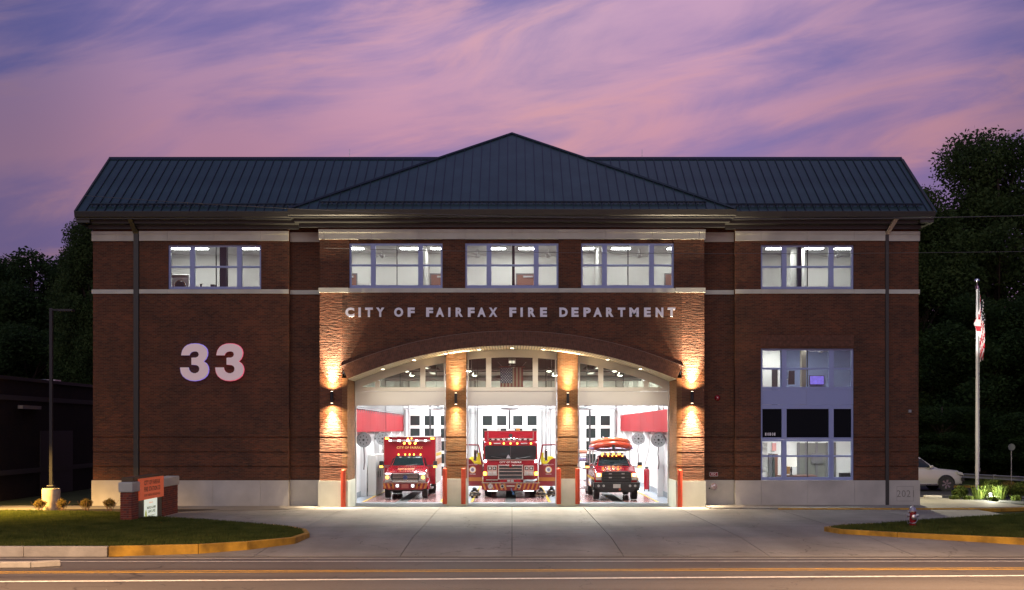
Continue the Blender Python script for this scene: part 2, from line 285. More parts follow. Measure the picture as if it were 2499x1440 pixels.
# ------------------------------------------------------------------ mesh helpers
class MB:
    def __init__(s): s.v = []; s.f = []
    def box(s, x0, x1, y0, y1, z0, z1):
        n = len(s.v); s.v += [(x0, y0, z0), (x1, y0, z0), (x1, y1, z0), (x0, y1, z0), (x0, y0, z1), (x1, y0, z1), (x1, y1, z1), (x0, y1, z1)]
        s.f += [tuple(n + i for i in q) for q in ((0, 3, 2, 1), (4, 5, 6, 7), (0, 1, 5, 4), (1, 2, 6, 5), (2, 3, 7, 6), (3, 0, 4, 7))]; return s
    def cbox(s, cx, cy, cz, sx, sy, sz): return s.box(cx - sx / 2, cx + sx / 2, cy - sy / 2, cy + sy / 2, cz - sz / 2, cz + sz / 2)
    def quad(s, *p): n = len(s.v); s.v += [tuple(q) for q in p]; s.f.append(tuple(range(n, n + len(p)))); return s
    def hexa(s, a, b):  # two matching polygons joined into a solid
        n = len(s.v); k = len(a); s.v += [tuple(q) for q in a] + [tuple(q) for q in b]
        s.f.append(tuple(n + i for i in reversed(range(k)))); s.f.append(tuple(n + k + i for i in range(k)))
        for i in range(k): j = (i + 1) % k; s.f.append((n + i, n + j, n + k + j, n + k + i))
        return s
    def prism_y(s, poly, y0, y1):  # poly in (x, z)
        return s.hexa([(x, y0, z) for x, z in poly], [(x, y1, z) for x, z in poly])
    def prism_x(s, poly, x0, x1):  # poly in (y, z)
        return s.hexa([(x0, y, z) for y, z in poly], [(x1, y, z) for y, z in poly])
    def prism_z(s, poly, z0, z1):
        return s.hexa([(x, y, z0) for x, y in poly], [(x, y, z1) for x, y in poly])
    def tube(s, pts, r, n=8, r1=None, cap=True):
        pts = [Vector(p) for p in pts]; base = len(s.v); m = len(pts)
        for i, p in enumerate(pts):
            t = (pts[min(i + 1, m - 1)] - pts[max(i - 1, 0)]).normalized()
            up = Vector((0, 0, 1)) if abs(t.z) < 0.9 else Vector((1, 0, 0))
            a = t.cross(up).normalized(); b = t.cross(a).normalized()
            rr = r if r1 is None else r + (r1 - r) * i / (m - 1)
            for k in range(n):
                an = 2 * PI * k / n; s.v.append(tuple(p + (a * math.cos(an) + b * math.sin(an)) * rr))
        for i in range(m - 1):
            for k in range(n):
                k2 = (k + 1) % n; s.f.append((base + i * n + k, base + i * n + k2, base + (i + 1) * n + k2, base + (i + 1) * n + k))
        if cap:
            s.f.append(tuple(base + k for k in reversed(range(n)))); s.f.append(tuple(base + (m - 1) * n + k for k in range(n)))
        return s
    def lathe(s, prof, c=(0, 0, 0), n=20, axis='z'):
        base = len(s.v); m = len(prof)
        for (r, h) in prof:
            for k in range(n):
                a = 2 * PI * k / n; x, y = r * math.cos(a), r * math.sin(a)
                p = (x, y, h) if axis == 'z' else ((x, h, y) if axis == 'y' else (h, x, y))
                s.v.append((c[0] + p[0], c[1] + p[1], c[2] + p[2]))
        for i in range(m - 1):
            for k in range(n):
                k2 = (k + 1) % n; s.f.append((base + i * n + k, base + i * n + k2, base + (i + 1) * n + k2, base + (i + 1) * n + k))
        s.f.append(tuple(base + k for k in reversed(range(n)))); s.f.append(tuple(base + (m - 1) * n + k for k in range(n)))
        return s
    def loft(s, secs):  # list of equal-length rings
        base = len(s.v); n = len(secs[0]); m = len(secs)
        for q in secs: s.v += [tuple(p) for p in q]
        for i in range(m - 1):
            for k in range(n):
                k2 = (k + 1) % n; s.f.append((base + i * n + k, base + i * n + k2, base + (i + 1) * n + k2, base + (i + 1) * n + k))
        s.f.append(tuple(base + k for k in reversed(range(n)))); s.f.append(tuple(base + (m - 1) * n + k for k in range(n)))
        return s
    def build(s, name, m, parent=None, smooth=False, bevel=0, kind=None, loc=None, rz=0, label=None):
        me = bpy.data.meshes.new(name); me.from_pydata(s.v, [], s.f); me.validate()
        bm = bmesh.new(); bm.from_mesh(me); bmesh.ops.recalc_face_normals(bm, faces=bm.faces); bm.to_mesh(me); bm.free()
        me.materials.append(m)
        o = bpy.data.objects.new(name, me); col.objects.link(o)
        if parent: o.parent = parent
        if loc: o.location = loc
        if rz: o.rotation_euler[2] = rz
        if smooth:
            me.polygons.foreach_set('use_smooth', [True] * len(me.polygons))
            md = o.modifiers.new('ws', 'EDGE_SPLIT'); md.split_angle = R(38)
        if bevel:
            md = o.modifiers.new('bevel', 'BEVEL'); md.width = bevel; md.segments = 2; md.limit_method = 'ANGLE'
        if kind: o['kind'] = kind
        if label: o['label'] = label
        return o

def ring(y, hb, ht, z0, z1, r=0.12, n=3):
    """rounded trapezoid section in x,z at given y"""
    pts = []
    def corner(cx, cz, a0):
        for i in range(n + 1):
            a = R(a0 + 90 * i / n); pts.append((cx + r * math.cos(a), y, cz + r * math.sin(a)))
    corner(hb - r, z0 + r, -90); corner(ht - r, z1 - r, 0); corner(-ht + r, z1 - r, 90); corner(-hb + r, z0 + r, 180)
    return pts

def thing(name, label, cat, loc=(0, 0, 0), rz=0, group=None):
    o = bpy.data.objects.new(name, None); col.objects.link(o); o.empty_display_size = 0.2
    o.location = loc; o.rotation_euler = (0, 0, rz); o['label'] = label; o['category'] = cat
    if group: o['group'] = group
    return o
def tag(o, label, cat, group=None):
    o['label'] = label; o['category'] = cat
    if group: o['group'] = group
    return o
def kids(o): return [c for c in CH.get(o.name, [])]
def copy_tree(o, loc=None, rz=None, label=None, parent=None):
    ch = [c for c in bpy.data.objects if c.parent == o]
    c = o.copy(); col.objects.link(c)
    if parent: c.parent = parent
    if loc is not None: c.location = loc
    if rz is not None: c.rotation_euler[2] = rz
    if label: c['label'] = label
    for k in ch: copy_tree(k, parent=c)
    return c
def st(o): o['kind'] = 'structure'; return o

def glyph(ch, bold=0.03):
    cu = bpy.data.curves.new('glyph', 'FONT'); cu.body = ch; cu.size = 1; cu.offset = bold; cu.resolution_u = 4
    ob = bpy.data.objects.new('tmp', cu); me = bpy.data.meshes.new_from_object(ob); bpy.data.objects.remove(ob)
    vs = [tuple(v.co) for v in me.vertices]; fs = [tuple(p.vertices) for p in me.polygons]; return vs, fs, me
GCACHE = {}
def glyph_box(ch, x0, x1, z0, z1, y, depth, m, parent, name='letter', bold=0.03, sidem=None):
    """letter fitted to the box, standing in the x-z plane facing -y"""
    if ch not in GCACHE:
        vs, fs, me = glyph(ch, bold); GCACHE[ch] = (vs, fs)
    vs, fs = GCACHE[ch]
    xs = [v[0] for v in vs]; ys = [v[1] for v in vs]; ax, bx, ay, by = min(xs), max(xs), min(ys), max(ys)
    P = [(x0 + (v[0] - ax) / (bx - ax) * (x1 - x0), z0 + (v[1] - ay) / (by - ay) * (z1 - z0)) for v in vs]
    return extrude_flat(P, fs, y, depth, m, parent, name, sidem)
def extrude_flat(P, fs, y, depth, m, parent, name, sidem=None):
    n = len(P); v = [(p[0], y, p[1]) for p in P] + [(p[0], y + depth, p[1]) for p in P]
    f = [tuple(q) for q in fs]
    ed = {}
    for q in fs:
        for i in range(len(q)):
            a, b = q[i], q[(i + 1) % len(q)]; ed[(a, b)] = 1
    side = [(b, a, a + n, b + n) for (a, b) in ed if (b, a) not in ed] if depth > 0 else []
    me = bpy.data.meshes.new(name); me.from_pydata(v, [], f + side); me.materials.append(m)
    if sidem:
        me.materials.append(sidem)
        for i in range(len(f), len(f) + len(side)): me.polygons[i].material_index = 1
    o = bpy.data.objects.new(name, me); col.objects.link(o); o.parent = parent; return o
def text_line(s, cx, z, h, y, m, parent, name='letter', width=None, depth=0.0, bold=0.02, both=True):
    """a whole line of text as one flat mesh, centred at cx, facing -y"""
    cu = bpy.data.curves.new('t', 'FONT'); cu.body = s; cu.size = 1; cu.offset = bold; cu.align_x = 'CENTER'; cu.resolution_u = 3; cu.space_character = 1.08
    ob = bpy.data.objects.new('tmp', cu); me = bpy.data.meshes.new_from_object(ob); bpy.data.objects.remove(ob)
    xs = [v.co.x for v in me.vertices]; ys = [v.co.y for v in me.vertices]
    w = max(xs) - min(xs); hh = max(ys) - min(ys); mx = (max(xs) + min(xs)) / 2; my = min(ys); sc = h / hh; sx = (width / w) if width else sc
    for v in me.vertices: v.co = ((v.co.x - mx) * sx + cx, y, (v.co.y - my) * sc + z)
    return split_letters(me, m, parent, name)
def split_letters(me, m, parent, name):
    n = len(me.vertices); par = list(range(n))
    def fd(a):
        while par[a] != a: par[a] = par[par[a]]; a = par[a]
        return a
    for e_ in me.edges: par[fd(e_.vertices[0])] = fd(e_.vertices[1])
    gr = {}
    for p in me.polygons: gr.setdefault(fd(p.vertices[0]), []).append(tuple(p.vertices))
    out = []
    for k, fs in gr.items():
        ids = sorted({v for f in fs for v in f}); mp = {v: i for i, v in enumerate(ids)}
        m2 = bpy.data.meshes.new(name); m2.from_pydata([tuple(me.vertices[v].co) for v in ids], [], [[mp[v] for v in f] for f in fs]); m2.materials.append(m)
        o = bpy.data.objects.new(name, m2); col.objects.link(o); o.parent = parent; out.append(o)
    return out

def lamp(kind, loc, energy, color=(1, 1, 1), size=0.3, rot=(0, 0, 0), spot=None, blend=0.3, sizey=None, name='lamp_light', parent=None):
    d = bpy.data.lights.new(name, kind); d.energy = energy; d.color = color
    if kind == 'AREA':
        d.size = size
        if sizey: d.shape = 'RECTANGLE'; d.size_y = sizey
    else: d.shadow_soft_size = size
    if kind == 'SPOT': d.spot_size = R(spot); d.spot_blend = blend
    o = bpy.data.objects.new(name, d); col.objects.link(o); o.location = loc; o.rotation_euler = rot
    if parent: o.parent = parent
    return o

# px helper used only while measuring the place: position on a plane at distance d from the street viewpoint
def X(px, d): return (px - 1249.5) * d / 2800
def Zh(py, d): return HC + (1047 - py) * d / 2800
def G(px, py): d = HC * 2800 / (py - 1047); return (X(px, d), d - 50)

# ================================================================== GROUND
def flat(name, poly, z, m, thick=0):
    mb = MB()
    if thick: mb.prism_z(poly, z - thick, z)
    else: mb.quad(*[(x, y, z) for x, y in poly])
    return st(mb.build(name, m))
g = MB()
g.quad((-400, -80, -0.16), (400, -80, -0.16), (400, 600, -0.16), (-400, 600, -0.16)); st(g.build('ground', GRASSG))
ROADE = -18.2
flat('road', [(-200, -75), (200, -75), (200, ROADE), (-200, ROADE)], -0.15, ASPH)
# lawn behind and beside, at kerb height
flat('lawn', [(-200, -17.0), (-19.6, -17.0), (-19.6, 60), (-200, 60)], 0.0, GRASSG, 0.1)
flat('lawn', [(22.0, -2.0), (200, -2.0), (200, 80), (22.0, 80)], -0.02, GRASSG, 0.1)
# concrete apron in slabs with joints
JX = [-19.5, -15.3, -11.2, -7.15, -3.1, 0.0, 3.1, 7.15, 11.2, 15.3, 19.6]
JY = [ROADE, -14.2, -10.0, -5.2, -0.02]
ap = None
for i in range(len(JX) - 1):
    for j in range(len(JY) - 1):
        mb = MB(); gp = 0.012; zz = -0.028 if j == 0 else -0.006 - 0.02 * (3 - j) / 3
        mb.prism_z([(JX[i] + gp, JY[j] + (gp if j else 0)), (JX[i + 1] - gp, JY[j] + (gp if j else 0)), (JX[i + 1] - gp, JY[j + 1] - gp), (JX[i] + gp, JY[j + 1] - gp)], -0.142, 0.0)
        if ap is None:
            ap = bpy.data.objects.new('apron', None); col.objects.link(ap); st(ap)
        if j == 0: mb.v = [(v[0], v[1], v[2] if v[2] < -.1 or v[1] > -16 else -.132) for v in mb.v]
        mb.build('slab', PAV, ap)
flat('apron_bed', [(-19.6, ROADE - .3), (19.7, ROADE - .3), (19.7, 0.9), (-19.6, 0.9)], -0.145, mat('joint_fill', (0.10, 0.09, 0.08), 0.9))
# gutter strip where apron meets the road
flat('gutter', [(-200, ROADE - 0.02), (200, ROADE - 0.02), (200, ROADE - 0.5), (-200, ROADE - 0.5)], -0.146, KERBC)

def arc_pts(c, r, a0, a1, n=14):
    return [(c[0] + r * math.cos(R(a0 + (a1 - a0) * i / n)), c[1] + r * math.sin(R(a0 + (a1 - a0) * i / n))) for i in range(n + 1)]
def kerb(name, path, w, z0, z1, m, pieces=None, side=1):
    """kerb stones along a path; each stone a part"""
    root = bpy.data.objects.new(name, None); col.objects.link(root); st(root)
    P = [Vector((p[0], p[1], 0)) for p in path]
    nrm = []
    for i in range(len(P)):
        t = (P[min(i + 1, len(P) - 1)] - P[max(i - 1, 0)]).normalized(); nrm.append(Vector((-t.y, t.x, 0)) * side)
    for i in range(len(P) - 1):
        a, b = P[i], P[i + 1]; t = (b - a).normalized() * 0.006
        q = [a + t, b - t, b - t + nrm[i + 1] * w, a + t + nrm[i] * w]
        MB().hexa([(p.x, p.y, z0) for p in q], [(p.x, p.y, z1) for p in q]).build('kerbstone', m, root, bevel=0.02)
    return root
# left island
L_low = [(-60, -17.4), (-40, -17.4), (-30, -17.4), (-24, -17.4), (-20, -17.4), (-17, -17.35), (-14, -17.25), (-11.6, -17.0), (-9.2, -16.4)]
L_tip = [(-9.2, -16.4), (-8.0, -15.6), (-6.9, -14.3), (-6.75, -12.8), (-7.1, -11.4), (-7.9, -10.2), (-9.0, -9.3)]
L_top = [(-9.0, -9.3), (-11.5, -7.2), (-14.3, -5.6), (-15.6, -5.0), (-19.5, -4.2), (-60, -4.2)]
def near(P): return [(x_ * .965, max((y_ + 50) * .965 - 50, -18.12)) for x_, y_ in P]
L_low, L_tip, L_top = near(L_low), near(L_tip), near(L_top[:3]) + L_top[3:]
isl = L_low + L_tip[1:] + L_top[1:]
flat('left_island_lawn', isl, 0.125, GRASSG, 0.26)
kerb('left_kerb', L_low[:-1], 0.16, -0.148, 0.145, KERBC, side=-1)
kerb('yellow_left_kerb', L_low[-2:] + L_tip[1:], 0.18, -0.147, 0.15, YELK, side=-1)
# right island
R_low = [(60, -17.6), (30, -17.4), (22, -16.6), (16, -14.6), (12.6, -12.6), (11.1, -11.4), (10.9, -10.6), (11.6, -9.9), (13.0, -9.2)]
R_top = [(13.0, -9.2), (16.0, -7.0), (19.6, -4.8), (22, -3.8), (60, -3.0)]
R_low, R_top = near(R_low), near(R_top)
flat('right_island_lawn', R_low + R_top[1:], 0.125, GRASSG, 0.26)
kerb('yellow_right_kerb', R_low[2:], 0.18, -0.147, 0.15, YELK, side=1)
kerb('right_kerb', R_low[:3], 0.17, -0.147, 0.145, KERBC, side=1)
# walk in front of right wing with yellow kerb, plus walk at the corner
YK = [(11.2, -1.62), (12.8, -1.60), (14.4, -1.60), (16.0, -1.6), (17.6, -1.6), (19.2, -1.6), (20.6, -1.5), (21.6, -1.2), (22.6, -0.4)]
flat('front_walk', [(11.0, -1.5), (17.9, -1.5), (22.4, -0.6), (22.2, 3), (17.9, 10), (17.9, 0.6), (8.4, 0.6), (8.4, -1.2)], 0.055, PAV, 0.2)
kerb('yellow_walk_kerb', YK, 0.16, -0.1, 0.062, YELK, side=-1)
flat('left_walk', [(-19.6, -4.0), (-15.2, -3.9), (-8.4, -1.0), (-8.4, 0.6), (-26, 0.6), (-26, -1.0)], 0.016, PAV, 0.1)
flat('mulch_bed', [(-19.5, -4.0), (-14.6, -4.1), (-12.2, -1.9), (-19.5, -1.7)], 0.03, MULCH)
# parking lot to the right
flat('parking_lot', [(17.9, 3.5), (24.6, 1.6), (27.5, 8), (44, 16.0), (44, 18.0), (17.9, 18.0)], 0.004, PARK, 0.05)
for k, x in enumerate((19.2, 22.0, 24.8)):
    flat('bay_line', [(x, 5.0), (x + 0.12, 5.0), (x + 1.5, 10.2), (x + 1.38, 10.2)], 0.009, WPAINT)
flat('bay_line', [(18.5, 8.6), (30, 8.6), (30, 8.7), (18.5, 8.7)], 0.0095, WPAINT)
kerb('yellow_lot_kerb', [(24.4, 16.2), (26.4, 16.2), (28.4, 16.2), (30.4, 16.0), (32.4, 15.4), (34.4, 14.4), (37, 12.6), (40, 10)], 0.35, -0.02, 0.12, YELK, side=1)
# median nose at the left, lane markings, painted stripes standing in for light trails
kerb('median_kerb', [(-40, -21.3), (-30, -21.2), (-22, -21.0), (-18, -20.8), (-15.0, -20.65), (-12.3, -20.5), (-11.75, -20.2)], 0.28, -0.147, 0.0, KERBC, side=-1)
def trail_stripe(name, y0, sl, w, m, x0=-70, x1=40): flat(name, [(x0, y0 + sl * x0), (x1, y0 + sl * x1), (x1, y0 + sl * x1 - w), (x0, y0 + sl * x0 - w)], -0.145, m)
trail_stripe('trail_line', -21.1, .03, .11, YPAINT); trail_stripe('trail_line', -21.38, .03, .11, YPAINT)  # yellow stripes painted in place of glowing traffic trails
trail_stripe('trail_line', -22.75, .045, .20, WPAINT)  # white stripe likewise stands in for a light trail
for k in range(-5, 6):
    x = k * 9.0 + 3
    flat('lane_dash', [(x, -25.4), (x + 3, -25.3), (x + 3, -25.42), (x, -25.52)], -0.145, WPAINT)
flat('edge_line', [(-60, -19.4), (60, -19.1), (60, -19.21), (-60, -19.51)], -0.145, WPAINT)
flat('wheel_track', [(16, -24.8), (60, -24.6), (60, -25.9), (15, -26.0)], -0.1465, mat('asphalt_patch', (0.11, 0.105, 0.1), 0.8, noise=0.2, nscale=4))
# grass blades
def inside(px, py, poly):
    c = np.zeros(len(px), bool); n = len(poly)
    for i in range(n):
        x1, y1 = poly[i]; x2, y2 = poly[(i + 1) % n]
        cond = ((y1 > py) != (y2 > py)) & (px < (x2 - x1) * (py - y1) / (y2 - y1 + 1e-9) + x1); c ^= cond
    return c
def quads_mesh(name, V, F, m, parent=None, smooth=False):
    me = bpy.data.meshes.new(name); V = np.asarray(V, np.float32).reshape(-1, 3); k = F.shape[1]
    me.vertices.add(len(V)); me.vertices.foreach_set('co', V.ravel())
    me.loops.add(F.size); me.loops.foreach_set('vertex_index', F.ravel().astype(np.int32))
    me.polygons.add(len(F)); me.polygons.foreach_set('loop_start', np.arange(0, F.size, k, dtype=np.int32))
    me.update(calc_edges=True); me.materials.append(m)
    o = bpy.data.objects.new(name, me); col.objects.link(o)
    if parent: o.parent = parent
    return o
def grass(poly, n, xr, yr, h, z=0.12):
    px = rng.uniform(*xr, n); py = rng.uniform(*yr, n); k = inside(px, py, poly); px, py = px[k], py[k]; n = len(px)
    a = rng.uniform(0, 2 * PI, n); w = rng.uniform(.008, .02, n); hh = h * rng.uniform(.5, 1.3, n); lean = rng.normal(0, .035, (n, 2))
    V = np.zeros((n, 3, 3)); dx, dy = np.cos(a) * w, np.sin(a) * w
    V[:, 0] = np.c_[px - dx, py - dy, np.full(n, z)]; V[:, 1] = np.c_[px + dx, py + dy, np.full(n, z)]
    V[:, 2] = np.c_[px + lean[:, 0], py + lean[:, 1], z + hh]
    o = quads_mesh('grass', V, np.arange(n * 3).reshape(-1, 3), GRASS); o['kind'] = 'stuff'; return o
grass([(x * 0.999, y) for x, y in isl], 230000, (-24, -6.4), (-18.2, -4.2), 0.075)
grass(R_low + R_top[1:], 190000, (10.4, 26), (-18.2, -4.5), 0.085)

# ================================================================== FIRE STATION
B = thing('fire_station', 'two storey red brick fire station with arched truck bays and dark metal roof', 'fire station')
ZB = 1.135           # top of stone base
YW, YR, YC = 0.45, 0.75, 0.52      # wing face, recess face, corner pilaster face
D = 50
ARC_R, ARC_H = 18.2, 7.17           # arch radius, half chord
ARC_C = 7.04 - ARC_R                # centre height
def arc_z(x, r=ARC_R): return ARC_C + math.sqrt(r * r - x * x)
GROOVES = (1.73, 2.37, 3.02)

def brick_wall(x0, x1, y0, y1, z0, z1, m=BRICK, grooves=True):
    """wall box whose face has recessed courses at the groove heights"""
    mb = MB(); zs = [z0]
    gs = [g_ for g_ in GROOVES if z0 < g_ < z1] if grooves else []
    for g_ in gs:
        mb.box(x0, x1, y0, y1, zs[-1], g_ - 0.034); mb.box(x0 + .002, x1 - .002, y0 + 0.035, y1 - .002, g_ - 0.034, g_ + 0.034); zs.append(g_ + 0.034)
    mb.box(x0, x1, y0, y1, zs[-1], z1)
    return mb.build('brick_wall', m, B)
def Xw(px): return (px - 1249.5) / 2800 * 50.45
def opening_wall(x0, x1, y0, y1, z0, z1, holes, m=BRICK):
    """wall with rectangular holes (x0,x1,z0,z1), holes side by side"""
    zcuts = sorted({z0, z1} | {h[2] for h in holes} | {h[3] for h in holes})
    for a, b in zip(zcuts[:-1], zcuts[1:]):
        if b - a < 1e-4: continue
        hs = sorted([(h[0], h[1]) for h in holes if h[2] <= a + 1e-5 and h[3] >= b - 1e-5]); cur = x0
        for h0, h1 in hs + [(x1, x1)]:
            if h0 - cur > 1e-3: brick_wall(cur, h0, y0, y1, a, b, m)
            cur = h1
TOP = 12.36
# window rectangles (world X, Z)
WZ0, WZ1 = 9.545, 11.50
cwin = [((852 - 1249.5) / 56, (1080 - 1249.5) / 56), ((1135 - 1249.5) / 56, (1363 - 1249.5) / 56), ((1418 - 1249.5) / 56, (1645 - 1249.5) / 56)]
lwin = (Xw(410), Xw(637)); rwin = (Xw(1857), Xw(2084))
M0, M1 = 1.20, 6.94     # tall right-wing window stack
# left wing
opening_wall(Xw(340), Xw(705), YW, YW + .35, ZB, TOP, [(lwin[0], lwin[1], WZ0, WZ1)])
brick_wall(Xw(705), -8.38, YR, YR + .3, ZB, TOP)
brick_wall(-18.45, Xw(331), YC, YC + .35, ZB, TOP)
brick_wall(Xw(331), Xw(340), YC + .33, YC + .5, ZB, TOP)
# right wing
opening_wall(Xw(1794), Xw(2160), YW, YW + .35, ZB, TOP, [(rwin[0], rwin[1], WZ0, WZ1), (rwin[0], rwin[1], ZB, M1)])
brick_wall(8.38, Xw(1794), YR, YR + .3, ZB, TOP)
brick_wall(Xw(2168), 17.90, YC, YC + .35, ZB, TOP)
brick_wall(Xw(2160), Xw(2168), YC + .33, YC + .5, ZB, TOP)
# side and rear walls
YB = 27.0
brick_wall(-18.45, -18.15, YC + .35, YB, -0.1, TOP, grooves=False); brick_wall(17.60, 17.90, YC + .35, YB, -0.1, TOP, grooves=False)
brick_wall(-18.45, 17.90, YB + .3, YB + .6, -0.1, TOP, grooves=False)
# centre block: pilasters
for s in (-1, 1):
    a, b = sorted((s * 8.38, s * 7.40)); brick_wall(a, b, 0, 1.2, ZB, 9.34, BRICK_R)
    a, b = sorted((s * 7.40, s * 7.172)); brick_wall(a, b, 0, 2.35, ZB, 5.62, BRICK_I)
    a, b = sorted((s * 8.38, s * 7.40)); brick_wall(a, b, 1.2, 2.35, ZB, 9.34, BRICK)
# wall above the arch, following the outer ring
RO = ARC_R + 0.62
mb = MB(); n = 44; xe = 7.398
for i in range(n):
    xa = -xe + 2 * xe * i / n; xb = -xe + 2 * xe * (i + 1) / n
    mb.hexa([(xa, 0, arc_z(xa, RO)), (xb, 0, arc_z(xb, RO)), (xb, 0, 9.34), (xa, 0, 9.34)], [(xa, .35, arc_z(xa, RO)), (xb, .35, arc_z(xb, RO)), (xb, .35, 9.34), (xa, .35, 9.34)])
mb.build('brick_wall', BRICK, B)
MB().box(-7.3, 7.3, .36, .6, 7.1, 9.34).build('backing_wall', BRICK, B)
# three rings of soldier bricks over the arch
mb = MB()
for rr in range(3):
    r0 = ARC_R + .006 + rr * 0.205; r1 = r0 + 0.195; nb = 196
    amax = math.asin(7.17 / ARC_R)
    for i in range(nb):
        a0 = -amax + 2 * amax * i / nb + 0.0003; a1 = -amax + 2 * amax * (i + 1) / nb - 0.0003
        jit = random.uniform(0, .008) + (0.008 if rr == 2 else 0)
        p = [(r0 * math.sin(a0), -.010 - jit, ARC_C + r0 * math.cos(a0)), (r0 * math.sin(a1), -.010 - jit, ARC_C + r0 * math.cos(a1)), (r1 * math.sin(a1), -.010 - jit, ARC_C + r1 * math.cos(a1)), (r1 * math.sin(a0), -.010 - jit, ARC_C + r1 * math.cos(a0))]
        mb.hexa(p, [(q[0], .3, q[2]) for q in p])
ob = mb.build('arch_soldier_bricks', mat('arch_brick', (0.135, 0.060, 0.036), 0.85, noise=0.35, nscale=7, bump=.3), B); ob['kind'] = 'stuff'
# mortar behind
mb = MB()
for i in range(n):
    a0 = -amax + 2 * amax * i / n; a1 = -amax + 2 * amax * (i + 1) / n; r0, r1 = ARC_R + .01, ARC_R + .615
    p = [(r0 * math.sin(a0), -.004, ARC_C + r0 * math.cos(a0)), (r0 * math.sin(a1), -.004, ARC_C + r0 * math.cos(a1)), (r1 * math.sin(a1), -.004, ARC_C + r1 * math.cos(a1)), (r1 * math.sin(a0), -.004, ARC_C + r1 * math.cos(a0))]
    mb.hexa(p, [(q[0], .31, q[2]) for q in p])
mb.build('arch_mortar', mat('mortar', (0.14, 0.10, 0.08), 0.9), B)
# thin metal drip over the ring
mb = MB()
for i in range(n):
    a0 = -amax * 1.01 + 2 * amax * 1.01 * i / n; a1 = -amax * 1.01 + 2 * amax * 1.01 * (i + 1) / n; r0, r1 = ARC_R + .618, ARC_R + .635
    p = [(r0 * math.sin(a0), -.035, ARC_C + r0 * math.cos(a0)), (r0 * math.sin(a1), -.035, ARC_C + r0 * math.cos(a1)), (r1 * math.sin(a1), -.035, ARC_C + r1 * math.cos(a1)), (r1 * math.sin(a0), -.035, ARC_C + r1 * math.cos(a0))]
    mb.hexa(p, [(q[0], .0, q[2]) for q in p])
mb.build('arch_drip', mat('drip_metal', (0.22, 0.15, 0.12), 0.5), B)
# slatted soffit under the arch
mb = MB(); ns = 118
for i in range(ns):
    a0 = -amax + 2 * amax * i / ns + .0005; a1 = -amax + 2 * amax * (i + 1) / ns - .0005; r0, r1 = ARC_R - .012, ARC_R + .002
    p = [(r * math.sin(a), .015, ARC_C + r * math.cos(a)) for r, a in ((r0, a0), (r0, a1), (r1, a1), (r1, a0))]
    mb.hexa(p, [(q[0], 2.33, q[2]) for q in p])
ob = mb.build('soffit_slats', SLAT, B); ob['kind'] = 'stuff'
mb = MB()
for i in range(n):
    a0 = -amax + 2 * amax * i / n; a1 = -amax + 2 * amax * (i + 1) / n; r0, r1 = ARC_R + .003, ARC_R + .30
    p = [(r * math.sin(a), .32, ARC_C + r * math.cos(a)) for r, a in ((r0, a0), (r0, a1), (r1, a1), (r1, a0))]
    mb.hexa(p, [(q[0], 2.6, q[2]) for q in p])
mb.build('soffit_backing', DARK, B)
# window level of centre block
xs = [-8.38] + [v for w in cwin for v in w] + [8.38]
for a, b in ((xs[0], xs[1]), (xs[2], xs[3]), (xs[4], xs[5]), (xs[6], xs[7])):
    brick_wall(a, b, 0, .35, 9.55, 11.66, grooves=False)
for w in cwin: MB().box(w[0], w[1], .10, .35, 11.50, 11.66).build('lintel', BRICK, B)
brick_wall(-8.38, 8.38, 0.0, .35, 12.09, TOP + .02, grooves=False)
for s in (-1, 1):
    a, b = sorted((s * 8.38, s * 8.08)); brick_wall(a, b, .35, 2.35, 9.34, TOP, grooves=False)

# stone courses, block by block
def band(x0, x1, y, z0, z1, cuts, m=STONE, dep=.3, name='stone_block', lip=0.0):
    pts = [x0] + [c for c in cuts if x0 < c < x1] + [x1]
    for a, b in zip(pts[:-1], pts[1:]):
        mb = MB(); mb.box(a + .004, b - .004, y, y + dep, z0, z1)
        if lip: mb.box(a + .004, b - .004, y - lip, y - .0005, z1 - .13, z1 - .002)
        mb.build(name, m, B)
cs = [x * 2.04 for x in range(-4, 5)]
band(-8.43, 8.43, -.05, 11.665, 12.085, cs, lip=.03)
band(-8.43, -7.12, -.05, 9.345, 9.545, [], lip=0); band(7.12, 8.43, -.05, 9.345, 9.545, [])
band(-7.12, 7.12, -.02, 9.345, 9.53, cs)
for (a, b, y, cuts) in ((Xw(340), Xw(705), YW, [Xw(410), Xw(523), Xw(637)]), (Xw(705), -8.43, YR, []), (-18.50, Xw(332), YC, [Xw(283)]),
                        (Xw(1794), Xw(2160), YW, [Xw(1857), Xw(1970), Xw(2084)]), (8.43, Xw(1794), YR, []), (Xw(2168), 17.95, YC, [])):
    band(a, b, y - .05, 11.665, 12.085, cuts, lip=.03 if y != YR else 0); band(a, b, y - .05, 9.345, 9.53, cuts)
# stone base
for (a, b, y, cuts) in ((Xw(340), Xw(705), YW, [Xw(520), Xw(636)]), (Xw(705), -8.43, YR, []), (-18.50, Xw(340), YC, []),
                        (Xw(1794), Xw(2160), YW, [Xw(1857), Xw(1970), Xw(2085)]), (8.43, Xw(1794), YR, [])):
    band(a, b, y - .06, -.1, ZB, cuts, STONE2, .5, 'base_panel')
band(Xw(2170), 17.95, YC - .06, -.1, ZB, [], STONE2, .4, 'base_panel')
for s in (-1, 1):
    a, b = sorted((s * 8.44, s * 7.14)); MB().box(a, b, -.06, .9, -.1, ZB).build('base_panel', STONE, B)
    a, b = sorted((s * 8.44, s * 7.14)); MB().box(a, b, .905, 2.34, -.1, ZB).build('base_panel', STONE, B)
